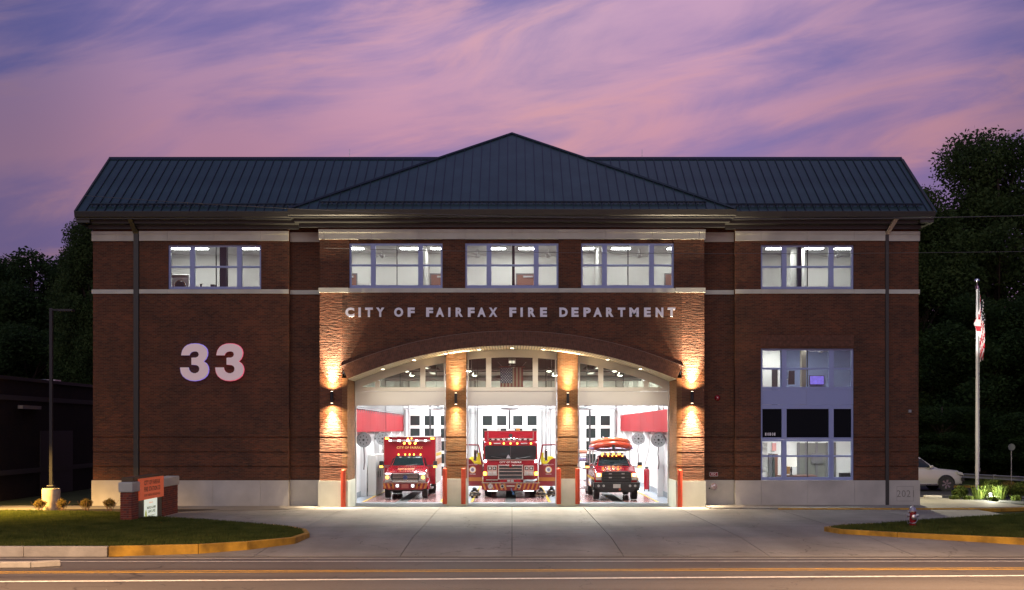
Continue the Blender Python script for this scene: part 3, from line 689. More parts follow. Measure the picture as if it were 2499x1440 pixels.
# corner stone dated
CS = [c for c in bpy.data.objects if c.name.startswith('base_panel')]
text_line('2021', 17.3, 0.40, .30, YC - .0625, mat('carved_recess', (0.25, 0.235, 0.20), 0.9), B, 'carved_digit', width=.75, bold=0.0)
for (x0, x1, z0, z1) in ((16.92, 17.66, .86, .872), (16.92, 17.66, .22, .232), (16.92, 16.932, .232, .86), (17.648, 17.66, .232, .86)):
    MB().box(x0, x1, YC - .0635, YC - .0601, z0, z1).build('carved_border', MATS['carved_recess'], B)

# inner piers of the bays
PIERS = [(-3.005, -2.08), (2.07, 2.995)]
for a, b in PIERS:
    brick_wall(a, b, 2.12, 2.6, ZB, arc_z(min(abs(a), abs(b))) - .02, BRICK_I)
    MB().box(a - .03, b + .03, 2.08, 2.6, -.1, ZB).build('pier_base', STONE, B)

# ------------------------------------------------------------------ bay front
YD = 2.38
bays = [(-7.17, -3.035), (-2.05, 2.04), (3.025, 7.17)]
ZO, ZH, ZT = 4.46, 5.125, 5.30      # opening top, header top, glass bottom
mull = [[(-4.19, -3.96), (-6.25, -6.03)], [(-1.185, -.945), (.945, 1.185)], [(3.94, 4.17), (6.01, 6.24)]]
for (x0, x1), ms in zip(bays, mull):
    fr = MB()
    fr.box(x0, x1, YD, YD + .12, ZH, ZT)           # sill rail
    fr.box(x0, x0 + .06, YD + .001, YD + .119, 0, ZH); fr.box(x1 - .06, x1, YD + .001, YD + .119, 0, ZH)
    frame = fr.build('bay_frame', WHITEF, B)
    # curved head
    hd = MB(); k = 14
    for i in range(k):
        xa = x0 + (x1 - x0) * i / k; xb = x0 + (x1 - x0) * (i + 1) / k
        za, zb = arc_z(xa) - .008, arc_z(xb) - .008; la, lb = max(za - .36, ZT + .001), max(zb - .36, ZT + .001)
        if abs(xa) > 6.8: la = ZT + .001
        if abs(xb) > 6.8: lb = ZT + .001
        hd.hexa([(xa, YD, la), (xb, YD, lb), (xb, YD, zb), (xa, YD, za)], [(xa, YD + .12, la), (xb, YD + .12, lb), (xb, YD + .12, zb), (xa, YD + .12, za)])
    hd.build('curved_head', WHITEF, frame)
    xcuts = [x0 + .07] + [v for m_ in sorted(ms) for v in m_] + [x1 - .07]
    for a, b in sorted(ms):
        MB().box(a, b, YD - .012, YD + .13, ZT + .001, min(arc_z(a), arc_z(b)) - .34).build('mullion', WHITEF, frame)
    if abs(x0 + x1) < 1: pass
    for a, b in ((x0 + .02, x0 + .075), (x1 - .075, x1 - .02)):
        zt = min(arc_z(a), arc_z(b)) - .30
        if zt > ZT + .1: MB().box(a, b, YD - .005, YD + .12, ZT + .001, zt).build('jamb', WHITEF, frame)
    for i in range(0, len(xcuts), 2):
        a, b = xcuts[i], xcuts[i + 1]; mb = MB()
        za = max(arc_z(a) - .3, ZT + .02); zb = max(arc_z(b) - .3, ZT + .02)
        mb.quad((a, YD + .06, ZT), (b, YD + .06, ZT), (b, YD + .06, zb), (a, YD + .06, za)); mb.build('pane', GLASST, frame)
        if b - a > 1.3:
            MB().box((a + b) / 2 - .012, (a + b) / 2 + .012, YD + .03, YD + .09, ZT, max(za, zb) - .03).build('glazing_bar', DARK, frame)
    hp = MB().box(x0 + .002, x1 - .002, YD + .02, YD + .14, ZO + .02, ZH - .012).build('header_panel', HEADER, B)
    MB().box(x0 + .062, x1 - .062, YD + .0, YD + .16, ZO, ZO + .02).build('door_track', ALU, B)
    # steel jamb edges of the opening
    for xx in (x0, x1 - .035):
        MB().box(xx + .0, xx + .035, YD - .02, YD - .001, 0, ZO).build('door_jamb', ALU, B)

# ------------------------------------------------------------------ generic windows
def window(x0, x1, z0, z1, y, cols=None, mid=None, name='window', panes=GLASS, split=True):
    """lavender triple window: narrow-wide-narrow lights, each with a transom bar"""
    w = x1 - x0; fr = MB(); t = .085; bt = .13
    fr.box(x0, x1, y, y + .12, z0, z0 + bt); fr.box(x0, x1, y, y + .12, z1 - t, z1)
    fr.box(x0, x0 + t, y, y + .12, z0 + bt, z1 - t); fr.box(x1 - t, x1, y, y + .12, z0 + bt, z1 - t)
    f = fr.build(name, FRAME, B)
    c = [(x0 + t, x0 + w * .229), (x0 + w * .281, x0 + w * .736), (x0 + w * .788, x1 - t)]
    for a, b in ((c[0][1], c[1][0]), (c[1][1], c[2][0])): MB().box(a, b, y - .015, y + .13, z0 + bt + .001, z1 - t - .001).build('mullion', FRAME, f)
    zm = mid if mid else (z0 + bt + z1 - t) / 2
    for a, b in c:
        MB().box(a, b, y + .01, y + .10, zm - .04, zm + .04).build('transom_bar', FRAME, f)
        for za, zb in ((z0 + bt, zm - .04), (zm + .04, z1 - t)):
            if b - a > 1.2 and split:
                m_ = (a + b) / 2
                MB().quad((a, y + .06, za), (m_ - .015, y + .06, za), (m_ - .015, y + .06, zb), (a, y + .06, zb)).build('pane', panes, f)
                MB().quad((m_ + .015, y + .06, za), (b, y + .06, za), (b, y + .06, zb), (m_ + .015, y + .06, zb)).build('pane', panes, f)
                MB().box(m_ - .018, m_ + .018, y + .03, y + .08, za, zb).build('glazing_bar', BLK, f)
            else:
                MB().quad((a, y + .06, za), (b, y + .06, za), (b, y + .06, zb), (a, y + .06, zb)).build('pane', panes, f)
    return f
for a, b in cwin: window(a, b, WZ0, WZ1, .12)
window(lwin[0], lwin[1], WZ0 - .01, WZ1, YW + .1); window(rwin[0], rwin[1], WZ0 - .01, WZ1, YW + .1)
# right wing stack
window(rwin[0], rwin[1], 5.12, M1, YW + .1)
MB().box(rwin[0], Xw(1970) - .004, YW + .09, YW + .2, 4.47, 5.11).build('spandrel_panel', FRAME, B)
MB().box(Xw(1970) + .004, rwin[1], YW + .09, YW + .2, 4.47, 5.11).build('spandrel_panel', FRAME, B)
window(rwin[0], rwin[1], 1.145, 2.93, YW + .1, mid=2.20)
fb = MB(); x0, x1 = rwin; w = x1 - x0; y = YW + .1; t = .085
fb.box(x0, x1, y, y + .12, 4.28, 4.46); fb.box(x0, x0 + t, y, y + .12, 2.935, 4.28); fb.box(x1 - t, x1, y, y + .12, 2.935, 4.28); fb.box(x0 + t, x1 - t, y, y + .12, 2.935, 3.02)
f = fb.build('window', FRAME, B)
c = [(x0 + t, x0 + w * .229), (x0 + w * .281, x0 + w * .736), (x0 + w * .788, x1 - t)]
for a, b in ((c[0][1], c[1][0]), (c[1][1], c[2][0])): MB().box(a, b, y - .015, y + .13, 3.021, 4.279).build('mullion', FRAME, f)
for a, b in c: MB().quad((a, y + .06, 3.02), (b, y + .06, 3.02), (b, y + .06, 4.28), (a, y + .06, 4.28)).build('pane', GLASSB, f)
an = thing('address_number', 'white street number 10101 on the black glass beside the bay doors', 'address number', (0, 0, 0))
xs_ = Xw(1869)
for i, ch in enumerate('10101'):
    glyph_box(ch, xs_ + i * .098, xs_ + i * .098 + (.06 if ch == '1' else .075), 3.10, 3.23, y + .05, .006, WHT, an, 'digit', bold=.03)
# soldier course above the tall window, projecting
mb = MB()
for r_ in range(2):
    for i in range(58):
        xa = rwin[0] + i * (rwin[1] - rwin[0]) / 58; mb.box(xa + .006, xa + .064, YW - .02 - random.uniform(0, .008), YW + .05, 7.02 + r_ * .26, 7.02 + r_ * .26 + .245)
ob = mb.build('soldier_course', MATS['arch_brick'], B); ob['kind'] = 'stuff'

# ------------------------------------------------------------------ rooms behind the glass
def room(x0, x1, y0, y1, z0, z1, wall=OFFW, ceil=CEILW, floor=None, back=True, left=True, right=True):
    t = .1
    if back: MB().box(x0, x1, y1, y1 + t, z0, z1).build('interior_wall', wall, B)
    if left: MB().box(x0 - t, x0, y0, y1, z0, z1).build('interior_wall', wall, B)
    if right: MB().box(x1, x1 + t, y0, y1, z0, z1).build('interior_wall', wall, B)
    MB().box(x0 - t, x1 + t, y0, y1 + t, z1, z1 + t).build('room_ceiling', ceil, B)
    MB().box(x0 - t, x1 + t, y0, y1 + t, z0 - t, z0).build('room_floor', floor or GREYP, B)
FZ, CZ = 8.70, 11.78
room(-8.05, -4.05, .36, 4.7, FZ, CZ, left=True, right=False)
room(-3.95, 3.95, .36, 4.72, FZ, CZ, left=False, right=False)
room(4.05, 8.05, .36, 4.7, FZ, CZ, left=False, right=True)
for x in (-4.0, 4.0): MB().box(x - .05, x + .05, .5, 4.69, FZ, CZ).build('partition_wall', OFFW, B)
room(-17.6, -9.0, .85, 5.2, FZ, CZ); room(9.2, 17.3, .85, 5.2, FZ, CZ)
MB().box(Xw(524), Xw(541), 1.3, 1.6, FZ, CZ).build('dark_curtain', mat('curtain_navy', (0.03, 0.035, 0.06), 0.9), B)
MB().box(Xw(1959) + .0, Xw(1968), 1.3, 1.55, FZ, CZ).build('dark_curtain', MATS['curtain_navy'], B)
MB().box(.0, .12, .6, .8, FZ, CZ).build('dark_curtain', MATS['curtain_navy'], B)
MB().lathe([(.32, FZ), (.32, CZ)], (X(1947, 53.5), 3.6, 0), 24).build('round_column', OFFW, B, smooth=True)
room(9.2, 17.3, .85, 5.5, 4.45, 7.3, wall=BLUEW); room(9.2, 17.3, .85, 5.0, .02, 3.55, wall=WHITEW)
MB().box(X(1860, 54), X(1902, 54), 3.9, 4.0, 4.45, 7.3).build('partition_wall', OFFW, B)
MB().box(X(1882, 54), X(1896, 54), 3.85, 3.89, 4.45, 6.2).build('door', BLK, B)
MB().box(X(1955, 53), X(1966, 53), 2.9, 3.2, 4.45, 7.3).build('column', mat('taupe', (0.22, 0.2, 0.16), .8), B)
def room_door(x0, x1, y, z0, z1):
    d_ = MB().box(x0, x1, y - .03, y, z0, z1).build('room_door', DOORB, B)
    fr = MB(); fr.box(x0 - .06, x0, y - .045, y, z0, z1 + .06); fr.box(x1, x1 + .06, y - .045, y, z0, z1 + .06); fr.box(x0, x1, y - .045, y, z1, z1 + .06); fr.build('door_frame', DOORF, d_)
    MB().box(x0 + .28, x1 - .1, y - .09, y - .031, z1 - .14, z1 - .06).build('door_closer', ALU, d_)
room_door(-8.0, -7.43, 4.69, FZ, 10.75); room_door(-3.85, -2.95, 4.71, FZ, 10.75); room_door(.25, 1.10, 4.71, FZ, 10.75); room_door(7.32, 8.0, 4.69, FZ, 10.75)
# ceiling light panels give the rooms their light
def ceiling_light(cx, cy, cz, lab, w=.85, dd=.42, gr='upper floor ceiling lights'):
    t = thing('ceiling_light', lab, 'ceiling light', (cx, cy, cz), 0, gr)
    MB().box(-w / 2 - .03, w / 2 + .03, -dd / 2 - .03, dd / 2 + .03, -.02, -.001).build('frame', ALU, t)
    MB().box(-w / 2, w / 2, -dd / 2, dd / 2, -.035, -.021).build('diffuser', PANEL, t); return t
WN = ['left upstairs window of the middle block', 'middle upstairs window', 'right upstairs window of the middle block']
for px, lab in ((865, 'ceiling panel at the left end of ' + WN[0]), (1000, 'ceiling panel in the wide pane of ' + WN[0]), (1075, 'ceiling panel at the right end of ' + WN[0]),
           (1211, 'bright ceiling panel left of centre in the middle upstairs window'), (1289, 'bright ceiling panel right of centre in the middle upstairs window'),
           (1426, 'ceiling panel at the left end of ' + WN[2]), (1515, 'ceiling panel in the wide pane of ' + WN[2]), (1652, 'half cut panel at the right end of ' + WN[2])):
    ceiling_light(X(px, 53.2), 3.2, CZ, lab)
for px, lab in ((442, 'ceiling panel above the washer in the far left upstairs window'), (484, 'ceiling panel left of the dark curtain in the far left upstairs window'), (610, 'ceiling panel at the right end of the far left upstairs window'),
           (1893, 'ceiling panel at the left end of the far right upstairs window'), (1985, 'ceiling panel right of the dark column in the far right upstairs window'), (2060, 'ceiling panel at the right end of the far right upstairs window')):
    ceiling_light(X(px, 53.2), 3.2, CZ, lab)
ceiling_light(X(1990, 53), 3.0, 7.3, 'ceiling panel in the blue walled middle floor room', w=1.2, dd=.6, gr='lower floor ceiling lights')
ceiling_light(X(1875, 53), 2.6, 7.3, 'small ceiling panel by the black door in the blue walled room', w=1.2, dd=.6, gr='lower floor ceiling lights')
ceiling_light(12.6, 2.6, 3.55, 'ceiling panel above the left part of the ground floor office', w=1.3, dd=.7, gr='lower floor ceiling lights')
ceiling_light(14.6, 2.6, 3.55, 'ceiling panel above the right part of the ground floor office', w=1.3, dd=.7, gr='lower floor ceiling lights')

# ------------------------------------------------------------------ truck bay interior
IX = 7.6
MB().box(-IX - .15, -IX, 2.4, YB, 0, 8.3).build('bay_wall', WHITEW, B); MB().box(IX, IX + .15, 2.4, YB, 0, 8.3).build('bay_wall', WHITEW, B)
MB().box(-IX - .15, IX + .15, YB, YB + .2, 0, 8.3).build('bay_wall', WHITEW, B)
MB().box(-IX - .15, IX + .15, 2.61, YB + .2, 7.4, 7.6).build('bay_ceiling', CEILD, B)
for y_ in np.arange(4.5, 26.5, 2.2): MB().box(-IX, IX, y_, y_ + .12, 7.1, 7.39).build('ceiling_beam', CEILD, B)
st(MB().box(-IX, IX, 2.36, YB, -.14, .006).build('bay_floor', FLOORB))
for cx in (-5.1, -.07, 4.95):
    st(MB().quad((cx - 1.75, 3.0, .011), (cx + 1.75, 3.0, .011), (cx + 1.75, 26.5, .011), (cx - 1.75, 26.5, .011)).build('red_floor_lane', FLOORR))
    for s in (-1, 1): st(MB().quad((cx + s * 1.80 - .06, 3.0, .016), (cx + s * 1.80 + .06, 3.0, .016), (cx + s * 1.80 + .06, 26.5, .016), (cx + s * 1.80 - .06, 26.5, .016)).build('yellow_floor_line', YEL))
    st(MB().box(cx - .25, cx + .25, 3.0, 26.0, .012, .018).build('floor_drain', mat('drain', (0.05, 0.05, 0.05), .6)))
for s in (-1, 1):
    a, b = sorted((s * (IX - .02), s * IX)); MB().box(a, b, 2.7, 26.98, 0.02, .28).build('baseboard', BASEB, B)
    a, b = sorted((s * (IX - .32), s * (IX - .29)))
    for k in range(8): MB().box(a, b, 3.0 + k * 3.0 + .01, 6.0 + k * 3.0 - .01, 3.25, 4.32).build('red_wall_panel', REDP, B)
    if s < 0:
        for k in range(60): MB().box(a, a + .06, 3.0 + k * .4, 3.18 + k * .4, 4.42, 7.8).build('wall_rib', GREYP, B)
        MB().box(-IX + .2, -IX + .32, 3, 26.9, 4.36, 4.42).build('hanger_rail', ALU, B)
        for k in range(28): MB().box(-IX + .22, -IX + .34, 3.4 + k * .85, 3.5 + k * .85, 4.2, 4.36).build('hanger', DOORF, B)
    for y_ in (7.5, 13.5, 19.5, 25.0): MB().box(*sorted((s * (IX - .28), s * (IX - .001))), y_, y_ + .4, .01, 7.38).build('wall_pilaster', WHITEW, B)
# four-fold doors at the back
ROWS = [(.24, .88), (1.09, 1.73), (1.94, 2.58), (2.79, 3.43), (3.64, 4.28)]
for cx in (-5.0, -.15, 4.75):
    dr = MB().box(cx - 2.1, cx + 2.1, YB - .10, YB - .02, .02, 4.5).build('rear_door', WHITEW, B)
    for s in (-1, 1):
        for lx in ((-1.81, -1.18), (-.85, -.22)) if s < 0 else ((.22, .85), (1.18, 1.81)):
            for z0, z1 in ROWS:
                MB().box(cx + lx[0], cx + lx[1], YB - .13, YB - .101, z0, z1).build('pane', GLASSN, dr)
                f_ = MB(); f_.box(cx + lx[0] - .04, cx + lx[1] + .04, YB - .15, YB - .102, z1, z1 + .04); f_.box(cx + lx[0] - .04, cx + lx[1] + .04, YB - .15, YB - .102, z0 - .04, z0)
                f_.build('pane_trim', WHITEF, dr)
    MB().box(cx - 2.2, cx - 2.12, YB - .16, YB - .01, 0.02, 4.7).build('door_post', GREYP, dr); MB().box(cx + 2.12, cx + 2.2, YB - .16, YB - .01, 0.02, 4.7).build('door_post', GREYP, dr)
    MB().tube([(cx - 2.3, YB - .4, 4.75), (cx + 2.3, YB - .4, 4.75)], .05).build('door_operator_bar', ALU, dr)
    # dark vertical exhaust stack behind
    MB().box(cx - .055, cx + .055, 20.0, 20.12, .02, 4.9).build('exhaust_drop', BLK, B)
# wall doors
MB().box(-IX + .001, -IX + .05, 16.2, 17.1, .02, 2.2).build('side_door', GREYP, B)

# ------------------------------------------------------------------ roofs
PT = 0.770; RIDGE_Y, EAVE_Y, EZ = 4.0, -.30, 12.79
LN = math.hypot(1, PT); NX, NZ = -PT / LN, 1 / LN    # outward normal (y,z) of the front slope
def slope_pt(x, t, off=0, e=(EAVE_Y, EZ)): return (x, e[0] + t + NX * off, e[1] + PT * t + NZ * off)
XL, XR = -18.93, 18.31
def hexa_face(mb, p, off0, off1, e): mb.hexa([slope_pt(x, t, off0, e) for x, t in p], [slope_pt(x, t, off1, e) for x, t in p])
e = (EAVE_Y, EZ)
# shell under the pans
for (a, b) in ((XL, -2.0), (2.0, XR)):
    MB().prism_x([(EAVE_Y + .02, EZ - .08), (RIDGE_Y, EZ + PT * 4.3 - .01 - .01), (RIDGE_Y + 4.3, EZ - .08)], a + .02, b - .02).build('roof_deck', ROOFM, B)
W = .406
def pan_mesh(w):
    mb = MB(); T = RIDGE_Y - EAVE_Y - .02
    hexa_face(mb, [(.004, 0), (w - .004, 0), (w - .004, T), (.004, T)], .0, .018, e); me = mb; return me
T = RIDGE_Y - EAVE_Y - .02
mb = MB(); hexa_face(mb, [(.003, 0), (W - .003, 0), (W - .003, T), (.003, T)], .002, .016, e); pan0 = mb.build('roof_panel', ROOFM, B)
mb = MB(); hexa_face(mb, [(-.014, -.01), (.014, -.01), (.014, T), (-.014, T)], .0, .062, e); rib0 = mb.build('standing_seam', ROOFRIB, B)
first = True
x = XL + .05
for side_ in (0, 1):
    xs0, xs1 = (XL + .05, -3.2) if side_ == 0 else (3.4, XR - .05)
    nn = int((xs1 - xs0) / W)
    for i in range(nn + 1):
        xx = xs0 + i * W
        if first: pan0.location.x = xx; rib0.location.x = xx; first = False; continue
        if i < nn or side_ == 1:
            c = pan0.copy(); c.location.x = xx; col.objects.link(c)
        c = rib0.copy(); c.location.x = xx; col.objects.link(c)
# rake trims, ridge
for a, b in ((XL - .02, XL + .06), (XR - .06, XR + .02)):
    mb = MB(); hexa_face(mb, [(a, -.02), (b, -.02), (b, T + .02), (a, T + .02)], -.22, .08, e); mb.build('rake_trim', BRONZE, B)
for a, b in ((XL - .03, -2.6), (2.6, XR + .03)): MB().prism_x([(RIDGE_Y - .16, EZ + PT * 4.3 - .07), (RIDGE_Y, EZ + PT * 4.3 + .10), (RIDGE_Y + .16, EZ + PT * 4.3 - .07)], a, b).build('ridge_cap', ROOFRIB, B)
for x_, s in ((-18.45, -1), (17.9, 1)):
    a, b = sorted((x_, x_ - s * .3)); MB().prism_x([(.55, TOP + .01), (8, TOP + .01), (8.0, 12.9), (RIDGE_Y, 15.9), (.55, 13.2)], a + .01, b - .01).build('gable_wall', BRICK, B)
# centre hip
e2 = (-.75, 12.80); HT = 6.31; HX = 9.58
apex = (0, e2[0] + HT, e2[1] + PT * HT)
mb = MB(); c4 = [(-HX, e2[0], e2[1]), (HX, e2[0], e2[1]), (HX, e2[0] + 2 * HT, e2[1]), (-HX, e2[0] + 2 * HT, e2[1])]
for i in range(4): mb.quad(c4[i], c4[(i + 1) % 4], apex)
mb.quad(*reversed(c4)); mb.build('hip_roof', ROOFM, B)
hw = lambda x: HT * (1 - abs(x) / HX)
npn = 47; w2 = 2 * HX / npn
for i in range(npn):
    xa, xb = -HX + i * w2, -HX + (i + 1) * w2
    if xa < 0 < xb: poly = [(xa + .003, 0), (xb - .003, 0), (xb - .003, hw(xb)), (0, HT - .02), (xa + .003, hw(xa))]
    else: poly = [(xa + .003, 0), (xb - .003, 0), (xb - .003, max(hw(xb), .001)), (xa + .003, max(hw(xa), .001))]
    mb = MB(); mb.hexa([slope_pt(p[0], p[1], .004, e2) for p in poly], [slope_pt(p[0], p[1], .018 + random.uniform(0, .004), e2) for p in poly]); mb.build('roof_panel', ROOFM, B)
    if i:
        mb = MB(); mb.hexa([slope_pt(xa + dx, t_, .0, e2) for dx, t_ in ((-.013, -.01), (.013, -.01), (.013, hw(xa)), (-.013, hw(xa)))], [slope_pt(xa + dx, t_, .06, e2) for dx, t_ in ((-.013, -.01), (.013, -.01), (.013, hw(xa)), (-.013, hw(xa)))])
        mb.build('standing_seam', ROOFRIB, B)
for s in (-1, 1):
    MB().tube([(s * (HX + .02), e2[0] - .02, e2[1] + .03), (0, apex[1], apex[2] + .03)], .085, 6).build('hip_cap', ROOFRIB, B)
# snow rails
def snow_rail(x0, x1, ee, t_):
    r = MB(); p0 = slope_pt(x0, t_, .13, ee); p1 = slope_pt(x1, t_, .13, ee); r.tube([p0, p1], .028, 6)
    p0 = slope_pt(x0, t_, .07, ee); p1 = slope_pt(x1, t_, .07, ee); r.tube([p0, p1], .02, 6)
    rr = r.build('snow_rail', ROOFRIB, B)
    k = int((x1 - x0) / .203)
    m2 = MB()
    for i in range(k):
        c = slope_pt(x0 + .1 + i * .203, t_, .08, ee); m2.cbox(*c, .045, .05, .13)
    o = m2.build('snow_rail_clips', ROOFRIB, rr); o['kind'] = 'stuff'
snow_rail(XL + .5, -9.2, e, .42); snow_rail(9.3, XR - .4, e, .42); snow_rail(-8.3, 8.4, e2, .42)
# gutters, soffits, friezes
def cornice(x0, x1, ye, yf, ext, side):
    parts = []
    MB().prism_x([(ye - .14, EZ + .02), (ye - .02, EZ + .03), (ye, EZ - .26), (ye - .08, EZ - .22)], x0, x1).build('gutter', BRONZE, B, bevel=.012)
    MB().box(x0 + .05, x1 - .05, ye + .001, yf + .02, EZ - .30, EZ - .18).build('soffit', BRONZE, B)
    MB().box(x0 + .20, x1 - .20, ye + .28, yf + .02, EZ - .44, EZ - .30).build('frieze', BRONZE, B)
    MB().box(x0 + .36, x1 - .36, yf - .12, yf + .01, EZ - .62, EZ - .44).build('frieze', BRONZE, B)
cornice(XL, -9.0, EAVE_Y, YW, 0, 0); cornice(9.0, XR, EAVE_Y, YW, 0, 0); cornice(-9.62, 9.62, e2[0], 0, 0, 0)
for x_, s in ((XL, 1), (XR, -1)):
    a, b = sorted((x_ + s * .02, x_ + s * .6)); MB().box(a, b, EAVE_Y + .06, 8.1, EZ - .44, EZ - .10).build('soffit', BRONZE, B)
# downspouts
dm = MB().box(Xw(326.5), Xw(338.5), YW - .05, YW + .18, 0.02, 12.0).build('downspout', BRONZE, B)
mb = MB(); mb.hexa([(Xw(326), YW - .05, 11.98), (Xw(339), YW - .05, 11.98), (Xw(339), YW + .1, 11.98), (Xw(326), YW + .1, 11.98)], [(Xw(324), EAVE_Y + .02, 12.5), (Xw(334), EAVE_Y + .02, 12.5), (Xw(334), EAVE_Y + .16, 12.56), (Xw(324), EAVE_Y + .16, 12.56)]); mb.build('downspout_elbow', BRONZE, B)
MB().box(Xw(2160.5), Xw(2168.5), YW - .05, YW + .18, 0.02, 11.95).build('downspout', BRONZE, B)
mb = MB(); mb.hexa([(Xw(2160), YW - .05, 11.94), (Xw(2169), YW - .05, 11.94), (Xw(2169), YW + .1, 11.94), (Xw(2160), YW + .1, 11.94)], [(Xw(2170), EAVE_Y + .02, 12.5), (Xw(2180), EAVE_Y + .02, 12.5), (Xw(2180), EAVE_Y + .16, 12.56), (Xw(2170), EAVE_Y + .16, 12.56)]); mb.build('downspout_elbow', mat('lit_leader', (.55, .48, .38), .5), B)  # elbow coloured pale to paint in the light falling on it
# lightning rods
for px_ in (853, 1567): MB().tube([(X(px_, 54), 4.0, 16.1), (X(px_, 54), 4.0, 16.55)], .012, 5).build('lightning_rod', ALU, B)

# ================================================================== SIGNS ON THE WALL
LS = thing('letter_sign', 'raised grey white letters CITY OF FAIRFAX FIRE DEPARTMENT on brick above the arch', 'wall sign', (0, -.12, 0))
LT = [('C', 843, 864.7), ('I', 874.8, 880.7), ('T', 891, 909.8), ('Y', 918, 938), ('O', 962, 984), ('F', 995, 1012), ('F', 1040, 1057), ('A', 1063.5, 1083.7), ('I', 1093.8, 1099.3), ('R', 1111.9, 1129.7),
      ('F', 1141.7, 1158.2), ('A', 1165, 1185.5), ('X', 1193, 1213.8), ('F', 1243, 1260), ('I', 1270, 1276), ('R', 1288.6, 1306.7), ('E', 1318, 1335), ('D', 1364.9, 1385.4), ('E', 1394.6, 1412),
      ('P', 1423.8, 1441.7), ('A', 1448, 1469), ('R', 1479, 1497.4), ('T', 1507.6, 1526), ('M', 1535.8, 1558.9), ('E', 1571.7, 1588), ('N', 1599.8, 1618.8), ('T', 1629.5, 1648)]
for ch, a, b in LT: glyph_box(ch, (a - 1249.5) / 56.1, (b - 1249.5) / 56.1, 8.27, 8.675, 0, .06, LETM, LS, bold=.05)
THREE = [(222, 605), (228, 570), (245, 500), (290, 430), (350, 385), (430, 358), (520, 350), (610, 358), (690, 385), (745, 425), (785, 480), (800, 550), (792, 620), (760, 690), (710, 738), (770, 780), (808, 840), (822, 910),
         (812, 980), (780, 1050), (720, 1105), (630, 1145), (520, 1162), (410, 1150), (320, 1110), (255, 1055), (215, 980), (200, 890), (200, 870), (385, 870), (395, 920), (430, 970), (480, 995), (535, 998), (590, 975), (618, 930),
         (618, 880), (595, 840), (550, 818), (480, 812), (445, 810), (445, 660), (480, 655), (540, 655), (590, 630), (607, 585), (590, 540), (550, 520), (500, 520), (450, 535), (415, 570), (405, 605)]
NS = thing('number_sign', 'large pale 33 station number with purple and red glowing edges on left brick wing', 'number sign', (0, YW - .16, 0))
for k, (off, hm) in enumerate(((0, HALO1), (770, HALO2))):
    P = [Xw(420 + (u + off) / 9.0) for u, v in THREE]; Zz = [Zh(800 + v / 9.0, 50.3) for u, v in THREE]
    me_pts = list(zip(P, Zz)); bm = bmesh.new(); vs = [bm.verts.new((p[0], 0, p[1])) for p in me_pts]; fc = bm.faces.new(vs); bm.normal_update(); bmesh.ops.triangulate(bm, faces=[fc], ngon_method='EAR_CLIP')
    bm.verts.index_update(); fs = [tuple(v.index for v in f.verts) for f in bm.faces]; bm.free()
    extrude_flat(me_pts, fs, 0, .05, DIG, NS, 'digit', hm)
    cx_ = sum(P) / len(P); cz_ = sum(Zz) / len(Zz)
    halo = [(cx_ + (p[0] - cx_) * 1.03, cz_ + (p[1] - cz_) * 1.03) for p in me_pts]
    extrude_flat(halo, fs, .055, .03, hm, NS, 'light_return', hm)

# ================================================================== FACADE LAMPS
WARM = (1.0, 0.66, 0.36)
SC = [(-7.82, 0.0, 4.77, 'black cylinder wall light on the outer brick pilaster left of the truck bays'), (-2.54, 2.12, 4.77, 'black cylinder wall light on the brick pier between ambulance and fire engine'),
      (2.53, 2.12, 4.77, 'black cylinder wall light on the brick pier between fire engine and pickup'), (7.82, 0.0, 4.77, 'black cylinder wall light on the outer brick pilaster right of the truck bays')]
for sx, sy, sz, lab in SC:
    t = thing('wall_sconce', lab, 'wall light', (sx, sy - .21, sz), 0, 'up and down wall lights beside the bays')
    MB().lathe([(.065, -.25), (.065, .25)], (0, 0, 0), 16).build('body', BLK, t, smooth=True); MB().box(-.04, .04, .06, .21, -.07, .07).build('bracket', BLK, t)
    for s in (-1, 1):
        MB().lathe([(.05, s * .251), (.05, s * .258)], (0, 0, 0), 16).build('lens', mat('sconce_lens', (1, .8, .6), .5, emit=(1, .75, .5), es=12), t)
        outer = abs(sx) > 5
        rx = lambda t_: (PI - R(t_) if s > 0 else R(t_), 0, 0)
        lamp('SPOT', (0, -.01, s * .27), 950 if outer else 290, (1.0, 0.78, 0.56), .03, rx(4), 56, .10, parent=t)
        lamp('SPOT', (0, -.01, s * .27), 5200 if outer else 1150, (1.0, 0.80, 0.56), .03, rx(2.2), 46, .9, parent=t)
        lamp('SPOT', (0, -.01, s * .27), (520 if outer else 190), (1.0, 0.66, 0.34), .04, rx(0), 150, 1.0, parent=t)
SOFX = [-5.76, -4.36, -2.95, -1.46, 0, 1.40, 2.95, 4.26, 5.73]
names_ = ['first recessed downlight from the left end of the arched soffit', 'second recessed downlight from the left end of the arched soffit', 'recessed downlight in the soffit above the left brick pier',
          'recessed downlight left of the top of the arch', 'recessed downlight at the very top of the arched soffit', 'recessed downlight right of the top of the arch',
          'recessed downlight in the soffit above the right brick pier', 'second recessed downlight from the right end of the arched soffit', 'first recessed downlight from the right end of the arched soffit']
for x_, lab in zip(SOFX, names_):
    z_ = arc_z(x_); t = thing('downlight', lab, 'downlight', (x_, 1.15, z_ - .02), 0, 'recessed lights in the arched soffit')
    MB().lathe([(.095, -.03), (.10, .0)], (0, 0, 0), 16).build('trim_ring', WHITEF, t); MB().lathe([(.07, -.035), (.07, -.031)], (0, 0, 0), 16).build('lens', mat('downlight_lens', (1, .9, .7), .5, emit=(1, .86, .6), es=22), t)
    lamp('SPOT', (0, 0, -.06), 110, (1.0, .88, .66), .05, (0, 0, 0), 150, .8, parent=t)
    lamp('SPOT', (0, -.1, -.06), 1000, (1.0, .92, .76), .05, (R(-22), 0, 0), 88, .8, parent=t)

